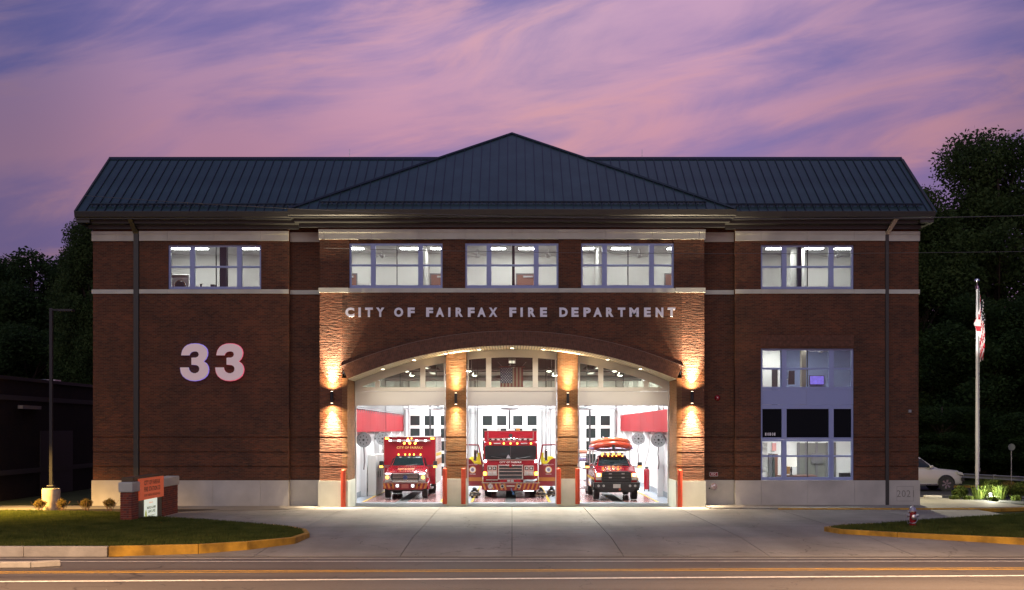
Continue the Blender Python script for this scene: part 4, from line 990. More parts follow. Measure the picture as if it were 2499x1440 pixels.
# ================================================================== BAY LAMPS
def bay_lamp(x, y, z, lab):
    t = thing('bay_lamp', lab, 'bay light', (x, y, z), 0, 'ceiling lamps inside the truck bays')
    MB().tube([(0, 0, 0), (0, 0, 7.39 - z)], .012, 5).build('hanger_rod', ALU, t)
    for k, (dx, dz) in enumerate(((-.13, 0), (.16, -.22))):
        MB().lathe([(.11, dz), (.16, dz - .06), (.05, dz + .12)], (dx, 0, 0), 14).build('lamp_head', ALU, t)
        MB().lathe([(.02, dz - .10), (.12, dz - .075), (.10, dz - .03)], (dx, 0, 0), 14).build('lens', mat('bay_lens', (1, 1, 1), .5, emit=(1, .99, .96), es=30), t)
bay_lamp(-5.35, 9.5, 6.45, 'pair of lit lamp heads hanging over the ambulance bay'); bay_lamp(-2.1, 9.5, 6.45, 'pair of lit lamp heads hanging left of the indoor flag')
bay_lamp(2.05, 9.5, 6.45, 'pair of lit lamp heads hanging right of the indoor flag'); bay_lamp(5.45, 9.5, 6.45, 'pair of lit lamp heads hanging over the pickup bay')
def troffer(x, y, lab):  # strip lights added to brighten the bays beside the hanging lamps
    t = thing('added_strip_light', lab, 'strip light', (x, y, 6.98), 0, 'added strip lights on the bay ceiling')
    MB().box(-.2, .2, -1.2, 1.2, .003, .12).build('housing', ALU, t); MB().box(-.15, .15, -1.17, 1.17, .001, .002).build('diffuser', mat('strip_diffuser', (1, 1, 1), .5, emit=(1, 1, .98), es=2), t)
    lamp('AREA', (0, 0, -.06), 560, (0.94, 0.985, 1.0), .34, (0, 0, 0), sizey=2.3, parent=t)
for i, x_ in enumerate((-5.1, 0, 5.1)):
    for j, y_ in enumerate((5.0, 11.5, 18.0, 24.0)):
        troffer(x_, y_, '%s added strip light on the dark ceiling above the %s' % (('front', 'second', 'third', 'rearmost')[j], ('ambulance bay', 'fire engine bay', 'pickup bay')[i]))

# ================================================================== UNSEEN LAMPS (road ones added to warm the road and facade)
def unseen_lamp(x, y, h, en, lab, colr, aim, cone=136):
    t = thing('unseen_lamp', lab, 'street lamp', (x, y, -.15), 0, 'street lamps along the road')
    MB().tube([(0, 0, 0), (0, 0, h)], .11, 10, .06).build('pole', BRONZE, t)
    MB().tube([(0, 0, h - .1), (aim * 1.2, 0, h + .15), (aim * 2.0, 0, h + .2)], .04, 8).build('arm', BRONZE, t)
    MB().box(aim * 2.0 - .3, aim * 2.0 + .3, -.12, .12, h + .14, h + .26).build('head', BRONZE, t)
    MB().box(aim * 2.0 - .2, aim * 2.0 + .2, -.09, .09, h + .125, h + .139).build('lens', mat('unseen_lens', (1, .8, .5), .5, emit=(1, .7, .35), es=10), t)
    lamp('SPOT', (aim * 2.0, 0, h + .08), en, colr, .15, (0, 0, 0), cone, .7, parent=t)
unseen_lamp(-13.4, -28.5, 9.0, 15000, 'added unseen lamp on a bronze pole left of the near lane', (1, .60, .30), 1)
unseen_lamp(13.4, -28.5, 9.0, 20000, 'added unseen lamp on a bronze pole right of the near lane', (1, .62, .34), -1)
unseen_lamp(-6.5, -43.0, 9.0, 20000, 'added unseen lamp on a bronze pole on the near verge, left', (1, .66, .40), 1, 172)
unseen_lamp(6.5, -43.0, 9.0, 20000, 'added unseen lamp on a bronze pole on the near verge, right', (1, .66, .40), -1, 172)
unseen_lamp(-23.0, -4.9, 3.4, 9500, 'short path lamp shining on the lawn left of the tall pole', (1, .56, .14), 1, 160)

# ================================================================== VEHICLES  (local: front at y=0, facing -y)
def wheel(t, x, y, r, w, dual=False, rim=ALU):
    wh = MB().lathe([(r * .55, -w / 2 + .03), (r * .60, -w / 2), (r * .60, w / 2), (r * .55, w / 2 - .03)], (x, y, r), 20, 'x').build('wheel', rim, t)
    MB().lathe([(r * .602, -w / 2), (r * .95, -w / 2), (r, -w / 2 + .04), (r, w / 2 - .04), (r * .95, w / 2), (r * .602, w / 2)], (x, y, r), 26, 'x').build('tyre', RUB, wh)
    MB().lathe([(.05, -.02), (.07, 0), (.05, .02)], (x + math.copysign(w / 2, x), y, r), 10, 'x').build('hub', CHROME, wh)
    return wh
def lamp_disc(t, x, y, z, r, m, name='marker_light', axis='y'):
    return MB().lathe([(r * .9, -.015), (r, 0), (r, .03)], (x, y, z), 14, axis).build(name, m, t)
def mirror(t, s, x, y, z, w=.2, h=.34, m=BLK):
    mm = MB().tube([(s * (x - .42), y + .05, z - .06), (s * x, y, z - .06)], .025, 6).tube([(s * (x - .42), y + .05, z - .14), (s * x, y, z - .12)], .02, 6).build('mirror', m, t)
    MB().box(s * x - w / 2, s * x + w / 2, y - .05, y + .08, z - h / 2, z + h / 2).build('mirror_head', m, mm, bevel=.035)
    MB().box(s * x - w / 2 + .02, s * x + w / 2 - .02, y - .058, y - .0505, z - h / 2 + .02, z - h / 2 + .10).build('mirror_signal', AMBER, mm)
    return mm

def pickup_front(t, hw, zt, bodym, grille_m, style='chrome', ws=(1.55, 2.02), roofz=2.08):
    """shared cab of the two pickups"""
    W_ = hw
    secs = [ring(.16, W_ * .93, W_ * .90, .62, zt - .08, .10), ring(.24, W_ * .97, W_ * .93, .58, zt + .00, .12), ring(.8, W_, W_ * .93, .5, zt + .08, .12), ring(1.55, W_, W_ * .95, .5, zt + .22, .10), ring(1.75, W_, W_ * .97, .5, zt + .26, .10), ring(3.1, W_, W_ * .97, .5, zt + .26, .10)]
    body = MB().loft(secs).build('body', bodym, t, smooth=True)
    # wheel arch liners, dark undercarriage
    MB().box(-W_ * .8, W_ * .8, .5, 5.4, .36, .52).build('chassis', BLK, t)
    MB().tube([(-W_ * .75, .95, .42), (W_ * .75, .95, .42)], .07, 8).build('axle', BLK, t)
    for s in (-1, 1):
        pts = [(s * (W_ - .002), .95 + .50 * math.cos(a), .46 + .50 * math.sin(a)) for a in np.linspace(0, PI, 12)]
        MB().tube(pts, .055, 6).build('fender_flare', BLK if style == 'black' else bodym, t)
    # hood bulge and seams
    MB().loft([ring(.22, .42, .40, zt - .1, zt + .03, .02), ring(1.5, .5, .46, zt, zt + .265, .02)]).build('hood_bulge', bodym, body, smooth=True)
    # greenhouse
    b0, b1 = ws
    gh = [ring(1.5, W_ * .80, W_ * .79, b0 - .22, b0 - .02, .04), ring(1.62, W_ * .82, W_ * .80, b0 - .3, b0 + .02, .04), ring(2.25, W_ * .84, W_ * .66, b0 - .3, b1 + .0, .07), ring(2.45, W_ * .84, W_ * .66, b0 - .3, roofz, .08), ring(3.1, W_ * .84, W_ * .66, b0 - .3, roofz, .08)]
    MB().loft(gh).build('cab_roof', bodym, t, smooth=True)
    ws_ = MB().hexa([(-W_ * .74, 1.60, b0 + .01), (W_ * .74, 1.60, b0 + .01), (W_ * .61, 2.25, b1 + .01), (-W_ * .61, 2.25, b1 + .01)], [(-W_ * .74, 1.72, b0 - .03), (W_ * .74, 1.72, b0 - .03), (W_ * .61, 2.32, b1 - .06), (-W_ * .61, 2.32, b1 - .06)])
    w_ = ws_.build('windscreen', GLASSD, t)
    for s in (-1, 1): MB().tube([(s * .1, 1.56, b0 + .03), (s * .1 + .55, 1.66, b0 + .09)], .012, 5).build('wiper', BLK, w_)
    for s in (-1, 1):
        MB().hexa([(s * W_ * .80, 1.95, b0 + .03), (s * W_ * .80, 2.95, b0 + .03), (s * W_ * .70, 2.9, b1 - .08), (s * W_ * .70, 2.35, b1 - .08)], [(s * W_ * .845, 1.95, b0 + .03), (s * W_ * .845, 2.95, b0 + .03), (s * W_ * .735, 2.9, b1 - .08), (s * W_ * .735, 2.35, b1 - .08)]).build('side_window', GLASSD, t)
        MB().box(*sorted((s * (W_ + .001), s * (W_ + .006))), 1.9, 1.912, .6, zt + .2).build('door_seam', BLK, t)
    return body

# --- ambulance
A = thing('ambulance', 'red and chrome ambulance with tall box body and amber roof lights in the left bay', 'ambulance', (-5.13, 5.02, 0.02))
pickup_front(A, 1.06, 1.28, RED, BLK)
for s in (-1, 1):
    wheel(A, s * .90, .95, .42, .26); wheel(A, s * .88, 5.2, .42, .5)
    hl = MB().prism_y([(s * .62, .86), (s * .98, .82), (s * 1.0, 1.26), (s * .80, 1.28)], .085, .17).build('headlight', HEADL, A); lamp_disc(hl, s * .86, .075, 1.05, .075, AMBER, 'lamp')
    MB().box(*sorted((s * .66, s * .95)), .07, .084, 1.22, 1.245).build('light_bar', LAMPW, hl)
    mirror(A, s, 1.33, 1.75, 1.62)
    # fender chrome panel and running board
    MB().box(*sorted((s * 1.062, s * 1.075)), 1.5, 2.5, .62, 1.0).build('chrome_kick_panel', CHROME, A)
    MB().box(*sorted((s * .98, s * 1.2)), 1.6, 2.6, .42, .50).build('running_board', ALU, A)
g_ = MB().prism_y([(-.62, 1.25), (-.72, 1.06), (-.60, .84), (.60, .84), (.72, 1.06), (.62, 1.25)], .10, .17).build('grille', BLK, A)
for z0, z1 in ((.90, .94), (1.02, 1.045), (1.10, 1.125), (1.20, 1.235)): MB().box(-.60, .60, .07, .099, z0, z1).build('grille_bar', CHROME, g_)
pts = [(-.66, .08, 1.24), (-.74, .08, 1.06), (-.62, .08, .86), (.62, .08, .86), (.74, .08, 1.06), (.66, .08, 1.24)]
MB().tube(pts + [pts[0]], .022, 6).build('grille_surround', CHROME, g_)
MB().lathe([(.10, -.02), (.11, 0), (.11, .02)], (0, .06, 1.04), 20, 'y').build('oval_badge', mat('badge_blue', (.03, .05, .15), .3), g_)
bp_ = MB().prism_y([(-1.06, .78), (-1.04, .55), (-.8, .46), (.8, .46), (1.04, .55), (1.06, .78)], .0, .16).build('bumper', DRED, A, bevel=.02)
MB().box(-1.07, 1.07, -.02, .14, .782, .815).build('bumper_chrome_top', CHROME, bp_)
for i in range(3):
    for s in (-1, 1):
        x_ = s * (.50 + i * .2); MB().prism_y([(x_, .52), (x_ + s * .10, .52), (x_ + s * .17, .77), (x_ + s * .07, .77)], -.006, -.001).build('chevron', ORANGE, bp_)
for s in (-1, 1):
    MB().box(s * .37 - .09, s * .37 + .09, -.02, -.001, .56, .74).build('light_housing', ALU, bp_); lamp_disc(bp_, s * .37, -.03, .65, .05, LAMPW, 'fog_light')
    lamp_disc(bp_, s * .66, -.012, .68, .05, BLK, 'siren')
pl = MB().box(-.17, .17, -.03, -.002, .53, .73).build('number_plate', mat('plate_red', (.35, .10, .08), .5), bp_)
bx = MB().prism_y([(-1.30, .62), (1.30, .62), (1.30, 2.92), (1.22, 3.0), (-1.22, 3.0), (-1.30, 2.92)], 2.55, 7.3).build('box_body', RED, A)
MB().box(-1.31, -1.302, 2.7, 7.2, .62, 2.2).build('side_panel', WHITEF, bx); MB().box(1.302, 1.31, 2.7, 7.2, .62, 2.2).build('side_panel', WHITEF, bx)
MB().box(1.311, 1.318, 2.8, 7.1, 1.55, 1.85).build('orange_stripe', ORANGE, bx); MB().box(1.311, 1.318, 2.8, 7.1, 2.0, 2.15).build('yellow_stripe', YEL, bx)
for s in (-1, 1): MB().box(*sorted((s * 1.28, s * 1.31)), 2.53, 2.56, .64, 2.98).build('corner_trim', CHROME, bx)
MB().box(-1.24, 1.24, 2.50, 2.56, 2.97, 3.02).build('roof_trim', WHITEF, bx)
lb = MB().box(-1.05, 1.05, 2.42, 2.549, 2.74, 2.84).build('light_bar', CHROME, bx)
for i in range(14): MB().box(-1.02 + i * .147, -.91 + i * .147, 2.405, 2.419, 2.755, 2.825).build('light_module', HEADL if i % 3 else LAMPW, lb)
for x_ in (-.27, 0, .27): lamp_disc(bx, x_, 2.53, 2.66, .06, AMBER)
for s in (-1, 1): MB().box(s * 1.14 - .09, s * 1.14 + .09, 2.5, 2.549, 2.86, 2.93).build('corner_flasher', AMBER, bx)
for s in (-1, 1): lamp_disc(bx, s * .09, 2.53, 2.90, .035, AMBER)
text_line('CITY OF FAIRFAX', 0, 2.38, .12, 2.544, GOLD, bx, 'letter', width=1.30)
for o_ in text_line('AMBULANCE', 0, 1.30, .10, .16, GOLD, A, 'letter', width=.8):
    for v in o_.data.vertices: z_ = v.co.z; v.co.y = .42 + (z_ - 1.30) * 3.2; v.co.z = 1.425 + (v.co.y - .42) * .10

for x_ in (-.55, -.22, 0, .22, .55): lamp_disc(A, x_, 2.42, 2.10, .035, AMBER)

# --- fire engine
E = thing('fire_engine', 'wide red fire engine with both cab doors swung open in the centre bay', 'fire engine', (-.07, 5.75, 0.02))
HWE = 1.357
cab = MB().loft([ring(.52, HWE - .02, HWE - .08, .60, 2.72, .12), ring(.60, HWE, HWE - .04, .56, 2.76, .12), ring(1.0, HWE, HWE - .04, .56, 2.78, .10), ring(3.9, HWE, HWE - .04, .56, 2.78, .10)]).build('cab', RED, E, smooth=True)
ws_ = MB().prism_y([(-1.24, 1.88), (1.24, 1.88), (1.27, 2.50), (1.20, 2.56), (-1.20, 2.56), (-1.27, 2.50)], .49, .53).build('windscreen', GLASSD, E, bevel=.02)
MB().box(-.02, .02, .48, .489, 1.90, 2.54).build('centre_post', BLK, ws_)
for s in (-1, 1): MB().tube([(s * .25, .47, 1.92), (s * .95, .46, 2.02)], .014, 5).build('wiper', BLK, ws_)
MB().prism_y([(-.22, 1.92), (.0, 1.92), (-.06, 2.06), (-.10, 2.12), (-.16, 2.06)], .476, .4885).build('dash_object', mat('dash_grey', (.30, .30, .33), .6), ws_)
MB().box(-1.27, 1.27, .50, .52, 1.84, 1.872).build('cowl_trim', CHROME, cab)
text_line('CITY OF FAIRFAX', 0, 1.70, .09, .508, WHT, cab, 'letter', width=1.08)
gr = MB().prism_y([(-.62, 1.62), (-.62, .90), (.62, .90), (.62, 1.62)], .44, .53).build('grille', CHROME, E, bevel=.015)
for z0, z1 in ((.95, 1.10), (1.13, 1.28), (1.31, 1.43), (1.46, 1.57)): MB().box(-.56, .56, .425, .4395, z0, z1).build('grille_opening', BLK, gr)
MB().prism_y([(0, 1.66), (-.09, 1.57), (-.05, 1.50), (.05, 1.50), (.09, 1.57)], .40, .424).build('red_emblem', RED, gr)
for s in (-1, 1): MB().prism_y([(s * .12, 1.60), (s * .34, 1.62), (s * .12, 1.55)], .40, .424).build('emblem_wing', CHROME, gr)
for s in (-1, 1):
    hb = MB().box(s * .90 - .24, s * .90 + .24, .46, .53, 1.09, 1.58).build('headlight', CHROME, E, bevel=.015)
    for z_ in (1.21, 1.45):
        for dx in (-.11, .11): MB().box(s * .90 + dx - .085, s * .90 + dx + .085, .445, .4595, z_ - .075, z_ + .075).build('lamp', HEADL if z_ < 1.3 else GLASSD, hb); lamp_disc(hb, s * .90 + dx, .44, z_, .05, HEADL, 'bulb')
    ts = MB().box(*sorted((s * 1.18, s * 1.335)), .47, .53, 1.10, 1.27).build('turn_signal', AMBER, E, bevel=.02)
    lamp_disc(E, s * 1.24, .47, 1.79, .07, LAMPW, 'scene_light')
    MB().box(*sorted((s * .62, s * 1.2)), .44, .52, .86, .90).build('chrome_ledge', CHROME, E)
    wheel(E, s * 1.12, 1.95, .52, .34); wheel(E, s * 1.05, 6.6, .52, .58)
    MB().box(*sorted((s * .64, s * 1.12)), .02, .09, .36, .42).build('under_bumper_light', LAMPW, E)
    # open cab door
    hx = s * 1.38
    dr = thing_part = bpy.data.objects.new('cab_door', None)
    def P_(u, z): return (hx + s * u, z)
    poly = [P_(0, .55), P_(.95, .55), P_(1.0, .95), P_(1.02, 1.88), P_(.75, 1.93), P_(.60, 1.86), P_(.42, 1.66), P_(.1, 1.62), P_(0, 1.62)]
    dm_ = MB().prism_y(poly, 1.05, 1.13).build('cab_door', DRED, E)
    fr_ = MB(); 
    for a, b in (((0.02, 1.6), (.20, 2.58)), ((.20, 2.58), (1.04, 2.60)), ((1.04, 2.60), (1.0, 1.85))):
        A_, B_ = P_(*a), P_(*b); fr_.tube([(A_[0], 1.09, A_[1]), (B_[0], 1.09, B_[1])], .042, 6)
    fr_.build('window_frame', DRED, dm_)
    MB().prism_y([P_(0.01, .80), P_(.985, .80), P_(.99, .98), P_(0.01, .98)], 1.04, 1.049).build('gold_stripe', ORANGE, dm_)
    MB().lathe([(.17, -.004), (.17, .004)], (hx + s * .50, 1.043, 1.36), 28, 'y').build('seal_ring', GOLD, dm_); MB().lathe([(.135, -.006), (.135, .004)], (hx + s * .50, 1.040, 1.36), 28, 'y').build('seal_face', WHT, dm_)
    MB().lathe([(.08, -.006), (.08, .004)], (hx + s * .50, 1.035, 1.36), 20, 'y').build('seal_centre', mat('seal_blue', (.25, .22, .30), .5), dm_)
    text_line('FAIRFAX CITY', hx + s * .50, 1.585, .055, 1.046, WHT, dm_, 'letter', width=.50); text_line('VIRGINIA', hx + s * .50, 1.12, .045, 1.046, WHT, dm_, 'letter', width=.30)
    MB().box(*sorted((hx + s * .30, hx + s * .44)), .80, .95, 1.78, 2.36).build('door_mirror', CHROME, dm_, bevel=.05)
    MB().box(*sorted((hx + s * .33, hx + s * .41)), .79, .80, 1.84, 2.30).build('mirror_glass', GLASSD, dm_)
    MB().box(*sorted((hx + s * .12, hx + s * .26)), 1.16, 1.24, 1.7, 2.2).build('yellow_strap', mat('hi_vis_yellow', (.75, .68, .03), .6), dm_)
bm_ = MB().prism_y([(-1.40, .74), (-1.40, .44), (-1.2, .38), (1.2, .38), (1.40, .44), (1.40, .74)], .0, .40).build('bumper', DRED, E, bevel=.02)
MB().box(-1.41, 1.41, -.015, .45, .742, .775).build('bumper_top', CHROME, bm_)
for i in range(6):
    for s in (-1, 1):
        x_ = s * (.18 + i * .2); MB().prism_y([(x_, .42), (x_ + s * .09, .42), (x_ + s * .19, .73), (x_ + s * .10, .73)], -.006, -.001).build('chevron', ORANGE, bm_)
for x_, m_ in ((-.98, CHROME), (-.40, BLK), (.40, BLK)):
    MB().lathe([(.13 if m_ is CHROME else .09, -.03), (.14 if m_ is CHROME else .10, 0)], (x_, -.03, .59), 20, 'y').build('siren_speaker', CHROME, bm_); MB().lathe([(.06, -.02), (.06, -.01)], (x_, -.055, .59), 16, 'y').build('speaker_mouth', BLK if m_ is BLK else HEADL, bm_)
MB().box(-.2, .2, -.04, -.007, .57, .64).build('tow_plate', CHROME, bm_)
MB().box(-.52, .52, .1, .38, .776, .92).build('hose_tray', DRED, bm_); MB().box(-.54, .54, .09, .39, .922, .945).build('tray_lid', CHROME, bm_)
for k in range(6): MB().box(-.50 + k * .17, -.36 + k * .17, .09, .099, .80, .90).build('tray_light', mat('red_lens', (.4, .02, .03), .2) if k not in (2, 3) else HEADL, bm_)
MB().tube([(.65, .2, .80), (.8, .1, .86), (1.1, .12, .84), (1.25, .2, .90), (1.1, .3, .82)], .05, 8).build('suction_hose', ALU, bm_)
MB().tube([(.03, -.06, .50), (.05, -.08, .40), (.10, -.08, .32), (.14, -.08, .26)], .022, 6).build('tow_strap', mat('strap_blue', (.08, .18, .35), .7), bm_)
MB().lathe([(.05, -.01), (.05, .01)], (.14, -.08, .22), 12, 'y').build('tow_hook', mat('strap_blue', (.08, .18, .35), .7), bm_)
MB().box(-1.0, 1.0, 1.0, 8.0, .30, .55).build('chassis', BLK, E)
for x_ in (-1.0, -.33, 0, .33, 1.0): lamp_disc(E, x_, .50, 2.665, .045, AMBER)
for s in (-1, 1): MB().box(s * .66 - .16, s * .66 + .16, .49, .53, 2.64, 2.69).build('roof_marker', HEADL, E)
lb = MB().box(-1.08, 1.08, .62, .82, 2.80, 2.92).build('light_bar', CHROME, E, bevel=.02)
for i in range(16): MB().box(-1.05 + i * .132, -.94 + i * .132, .605, .619, 2.82, 2.90).build('light_module', HEADL if i % 2 else GLASSD, lb)
rb = MB().prism_y([(-1.36, .6), (1.36, .6), (1.36, 3.22), (1.30, 3.28), (-1.30, 3.28), (-1.36, 3.22)], 4.0, 9.2).build('body', RED, E)
MB().box(-1.39, 1.39, 1.5, 3.9, 2.785, 2.81).build('cab_roof_rim', RED, E)
fp = MB().box(-1.33, 1.33, 2.6, 2.66, 2.80, 3.26).build('header_board', RED, E); MB().box(-1.35, 1.35, 2.58, 2.67, 3.262, 3.285).build('header_trim', CHROME, fp)
for s in (-1, 1): MB().box(s * 1.15 - .015, s * 1.15 + .015, 2.585, 2.599, 2.82, 3.24).build('trim_strip', CHROME, fp)
text_line('433', 0, 3.0, .09, 2.594, GOLD, fp, 'letter'); MB().lathe([(.10, -.004), (.10, .004)], (0, 2.596, 3.04), 18, 'y').build('crest', BLK, fp)
for x_, w_, h_ in ((-1.0, .4, .10), (-.62, .22, .07), (.05, .34, .08), (.38, .2, .13), (.85, .5, .11)): MB().box(x_ - w_ / 2, x_ + w_ / 2, 2.9, 3.4, 3.285, 3.285 + h_).build('roof_equipment', WHITEF if x_ != .38 else ORANGE, E)

# --- pickup
K = thing('pickup_truck', 'red rescue pickup with black grille guard and loaded roof rack in the right bay', 'pickup truck', (4.93, 4.02, 0.02))
pickup_front(K, 1.06, 1.33, RED, BLK, 'black', ws=(1.56, 1.99), roofz=2.07)
for s in (-1, 1):
    wheel(K, s * .90, .95, .43, .28); wheel(K, s * .90, 4.9, .43, .28)
    hl = MB().box(*sorted((s * .70, s * .97)), .09, .17, .96, 1.30).build('headlight', HEADL, K, bevel=.02)
    MB().box(*sorted((s * .73, s * .95)), .075, .089, 1.13, 1.28).build('amber_signal', AMBER, hl); lamp_disc(hl, s * .84, .078, 1.21, .06, LAMPW, 'lamp')
    mirror(K, s, 1.28, 1.72, 1.62, .22, .30)
    MB().box(*sorted((s * 1.062, s * 1.07)), .3, 5.3, .95, 1.05).build('yellow_stripe', YEL, K)
gg = MB().prism_y([(-.68, 1.34), (-.72, 1.0), (-.66, .82), (.66, .82), (.72, 1.0), (.68, 1.34), (.5, 1.38), (-.5, 1.38)], .03, .16).build('grille_guard', BLK, K, bevel=.03)
for z_ in (.95, 1.08, 1.22): MB().box(-.60, .60, .005, .029, z_, z_ + .03).build('guard_bar', mat('satin_black', (.04, .04, .045), .35), gg)
for x_ in (-.30, .30):
    for z_ in (1.02, 1.20): MB().box(x_ - .07, x_ + .07, .0, .004, z_ + .04, z_ + .09).build('guard_light', HEADL, gg)
bm_ = MB().prism_y([(-1.10, .86), (-1.08, .60), (-.72, .46), (.72, .46), (1.08, .60), (1.10, .86)], -.08, .16).build('bumper', BLK, K, bevel=.03)
for s in (-1, 1):
    for x_ in (.62, .86): lamp_disc(bm_, s * x_, -.09, .70, .06, HEADL, 'fog_light')
MB().box(-.17, .17, -.10, -.081, .60, .78).build('number_plate', mat('plate_white', (.5, .5, .48), .5), bm_)
MB().lathe([(.05, -.03), (.06, 0)], (.14, -.09, .53), 12, 'y').build('tow_hook', mat('hook_red', (.4, .08, .04), .5), bm_)
MB().loft([ring(3.12, 1.06, 1.04, .5, 1.62, .06), ring(5.6, 1.06, 1.04, .5, 1.62, .06)]).build('bed', RED, K, smooth=True)
lb = MB().box(-.56, .56, 2.35, 2.55, 2.09, 2.20).build('light_bar', CHROME, K, bevel=.02)
for i in range(8): MB().box(-.54 + i * .136, -.43 + i * .136, 2.335, 2.349, 2.10, 2.19).build('light_module', HEADL if i % 2 else AMBER, lb)
for x_ in (-.5, -.2, 0, .2, .5): lamp_disc(K, x_, 2.38, 2.05, .03, AMBER)
rk = MB()
for s in (-1, 1):
    rk.tube([(s * .92, 2.9, 1.6), (s * .92, 2.9, 2.30)], .03, 6).tube([(s * .92, 5.3, 1.6), (s * .92, 5.3, 2.30)], .03, 6).tube([(s * .92, 2.1, 2.30), (s * .92, 5.6, 2.30)], .03, 6)
for y_ in (2.15, 2.9, 4.1, 5.3): rk.tube([(-.98, y_, 2.30), (.98, y_, 2.30)], .028, 6)
rk.tube([(-.7, 2.1, 2.30), (-.1, 2.1, 2.42)], .02, 5).tube([(.1, 2.1, 2.42), (.8, 2.1, 2.31)], .02, 5)
rk.build('roof_rack', ALU, K)
# raft on the rack
RF = thing('rescue_raft', 'orange inflatable rescue raft strapped on the roof rack of the right bay pickup', 'raft', (4.93, 4.02, 0.02))
def oval(y, hx, z, n=20, up=.0): return [(hx * math.cos(a), y + .0, z + up * (1 - math.cos(a) ** 2)) for a in np.linspace(0, 2 * PI, n)]
pts = [(-.86, 4.6, 2.45), (-.88, 2.7, 2.47), (-.70, 2.2, 2.56), (-.35, 1.98, 2.62), (0, 1.92, 2.64), (.35, 1.98, 2.62), (.70, 2.2, 2.56), (.88, 2.7, 2.47), (.86, 4.6, 2.45)]
RAFTO = mat('raft_orange', (.50, .055, .02), .35, coat=.4); raf = MB().tube(pts, .15, 12).build('lower_tube', RAFTO, RF, smooth=True)
pts2 = [(x_, y_ + .1, z_ + .22) for x_, y_, z_ in pts]; MB().tube([(x_ * .95, y_, z_ + .0) for x_, y_, z_ in pts2], .12, 12).build('upper_tube', mat('raft_orange_pale', (.62, .13, .05), .3, coat=.5), RF, smooth=True)
MB().tube([(x_ * 1.0, y_ - .12, z_ - .11) for x_, y_, z_ in pts2[1:-1]], .028, 6).build('grab_line', BLK, RF)
MB().box(-.07, .07, 1.72, 1.80, 2.36, 2.60).build('bow_strap', BLK, RF); MB().box(-.8, .8, 2.3, 4.4, 2.34, 2.40).build('raft_floor', mat('raft_floor', (.25, .2, .35), .6), RF)
for x_ in (-.45, .45): MB().tube([(x_, 2.02 + abs(x_) * .3, 2.36), (x_, 1.93 + abs(x_) * .3, 2.62), (x_ * .97, 2.1 + abs(x_) * .3, 2.98), (x_, 2.6, 3.0)], .022, 5).build('tie_strap', mat('strap_pale', (.6, .6, .62), .6), RF)
for s_ in (-1, 1): MB().tube([(s_ * .95, 2.2, 2.42), (s_ * 1.02, 3.2, 2.44), (s_ * .98, 4.4, 2.42)], .05, 7).build('paddle', mat('paddle_purple', (.22, .16, .34), .5), RF)
# trailer gear seen behind the pier beside the pickup
TR = thing('boat_trailer', 'silver boat trailer frame with rolled gear standing behind the right brick pier', 'boat trailer', (3.35, 9.0, 0.02))
mb = MB()
for z_ in (.35, 1.35, 2.0): mb.tube([(-.5, 0, z_), (.5, 0, z_)], .045, 8)
for x_ in (-.5, .5): mb.tube([(x_, 0, .2), (x_, 0, 2.05)], .04, 8).tube([(x_, 0, .35), (x_, 3, .35)], .045, 8)
mb.build('frame', ALU, TR); MB().tube([(-.55, 0, 2.2), (.5, .2, 2.22)], .12, 10).build('rolled_mat', mat('rolled_peach', (.75, .35, .25), .6), TR); MB().tube([(-.5, -.1, 1.85), (.55, .1, 1.80)], .10, 10).build('rolled_tarp', mat('tarp_purple', (.30, .26, .45), .6), TR)
for x_ in (-.5, .5): MB().lathe([(.16, -.05), (.2, 0), (.16, .05)], (x_, .3, .2), 16, 'x').build('wheel', RUB, TR)

# --- parked SUV
S = thing('parked_suv', 'silver beige SUV parked on the lot, nose showing past the right corner of the station', 'suv', (24.62, 13.4, .005), R(0))
# local x: nose at 0 going -x to tail; y across; sections in (y,z) along x
def sring(x, hb, ht, z0, z1, r=.12):
    return [(x, p[0], p[2]) for p in ring(0, hb, ht, z0, z1, r)]
SU = MB().loft([sring(-.0, .72, .70, .42, .86, .12), sring(-.10, .88, .84, .36, 1.02, .14), sring(-.35, .97, .90, .34, 1.14, .14), sring(-1.4, 1.0, .90, .32, 1.24, .12), sring(-1.6, 1.0, .92, .32, 1.27, .12), sring(-5.0, 1.0, .92, .34, 1.24, .12), sring(-5.3, .95, .88, .42, 1.18, .12)]).build('body', SILVER, S, smooth=True)
MB().loft([sring(-1.35, .84, .82, 1.05, 1.24, .05), sring(-1.7, .86, .80, 1.05, 1.38, .08), sring(-2.35, .90, .74, 1.1, 1.86, .12), sring(-2.9, .90, .74, 1.1, 1.93, .12), sring(-4.6, .90, .74, 1.1, 1.90, .12), sring(-5.2, .88, .72, 1.1, 1.5, .12)]).build('roof', SILVER, S, smooth=True)
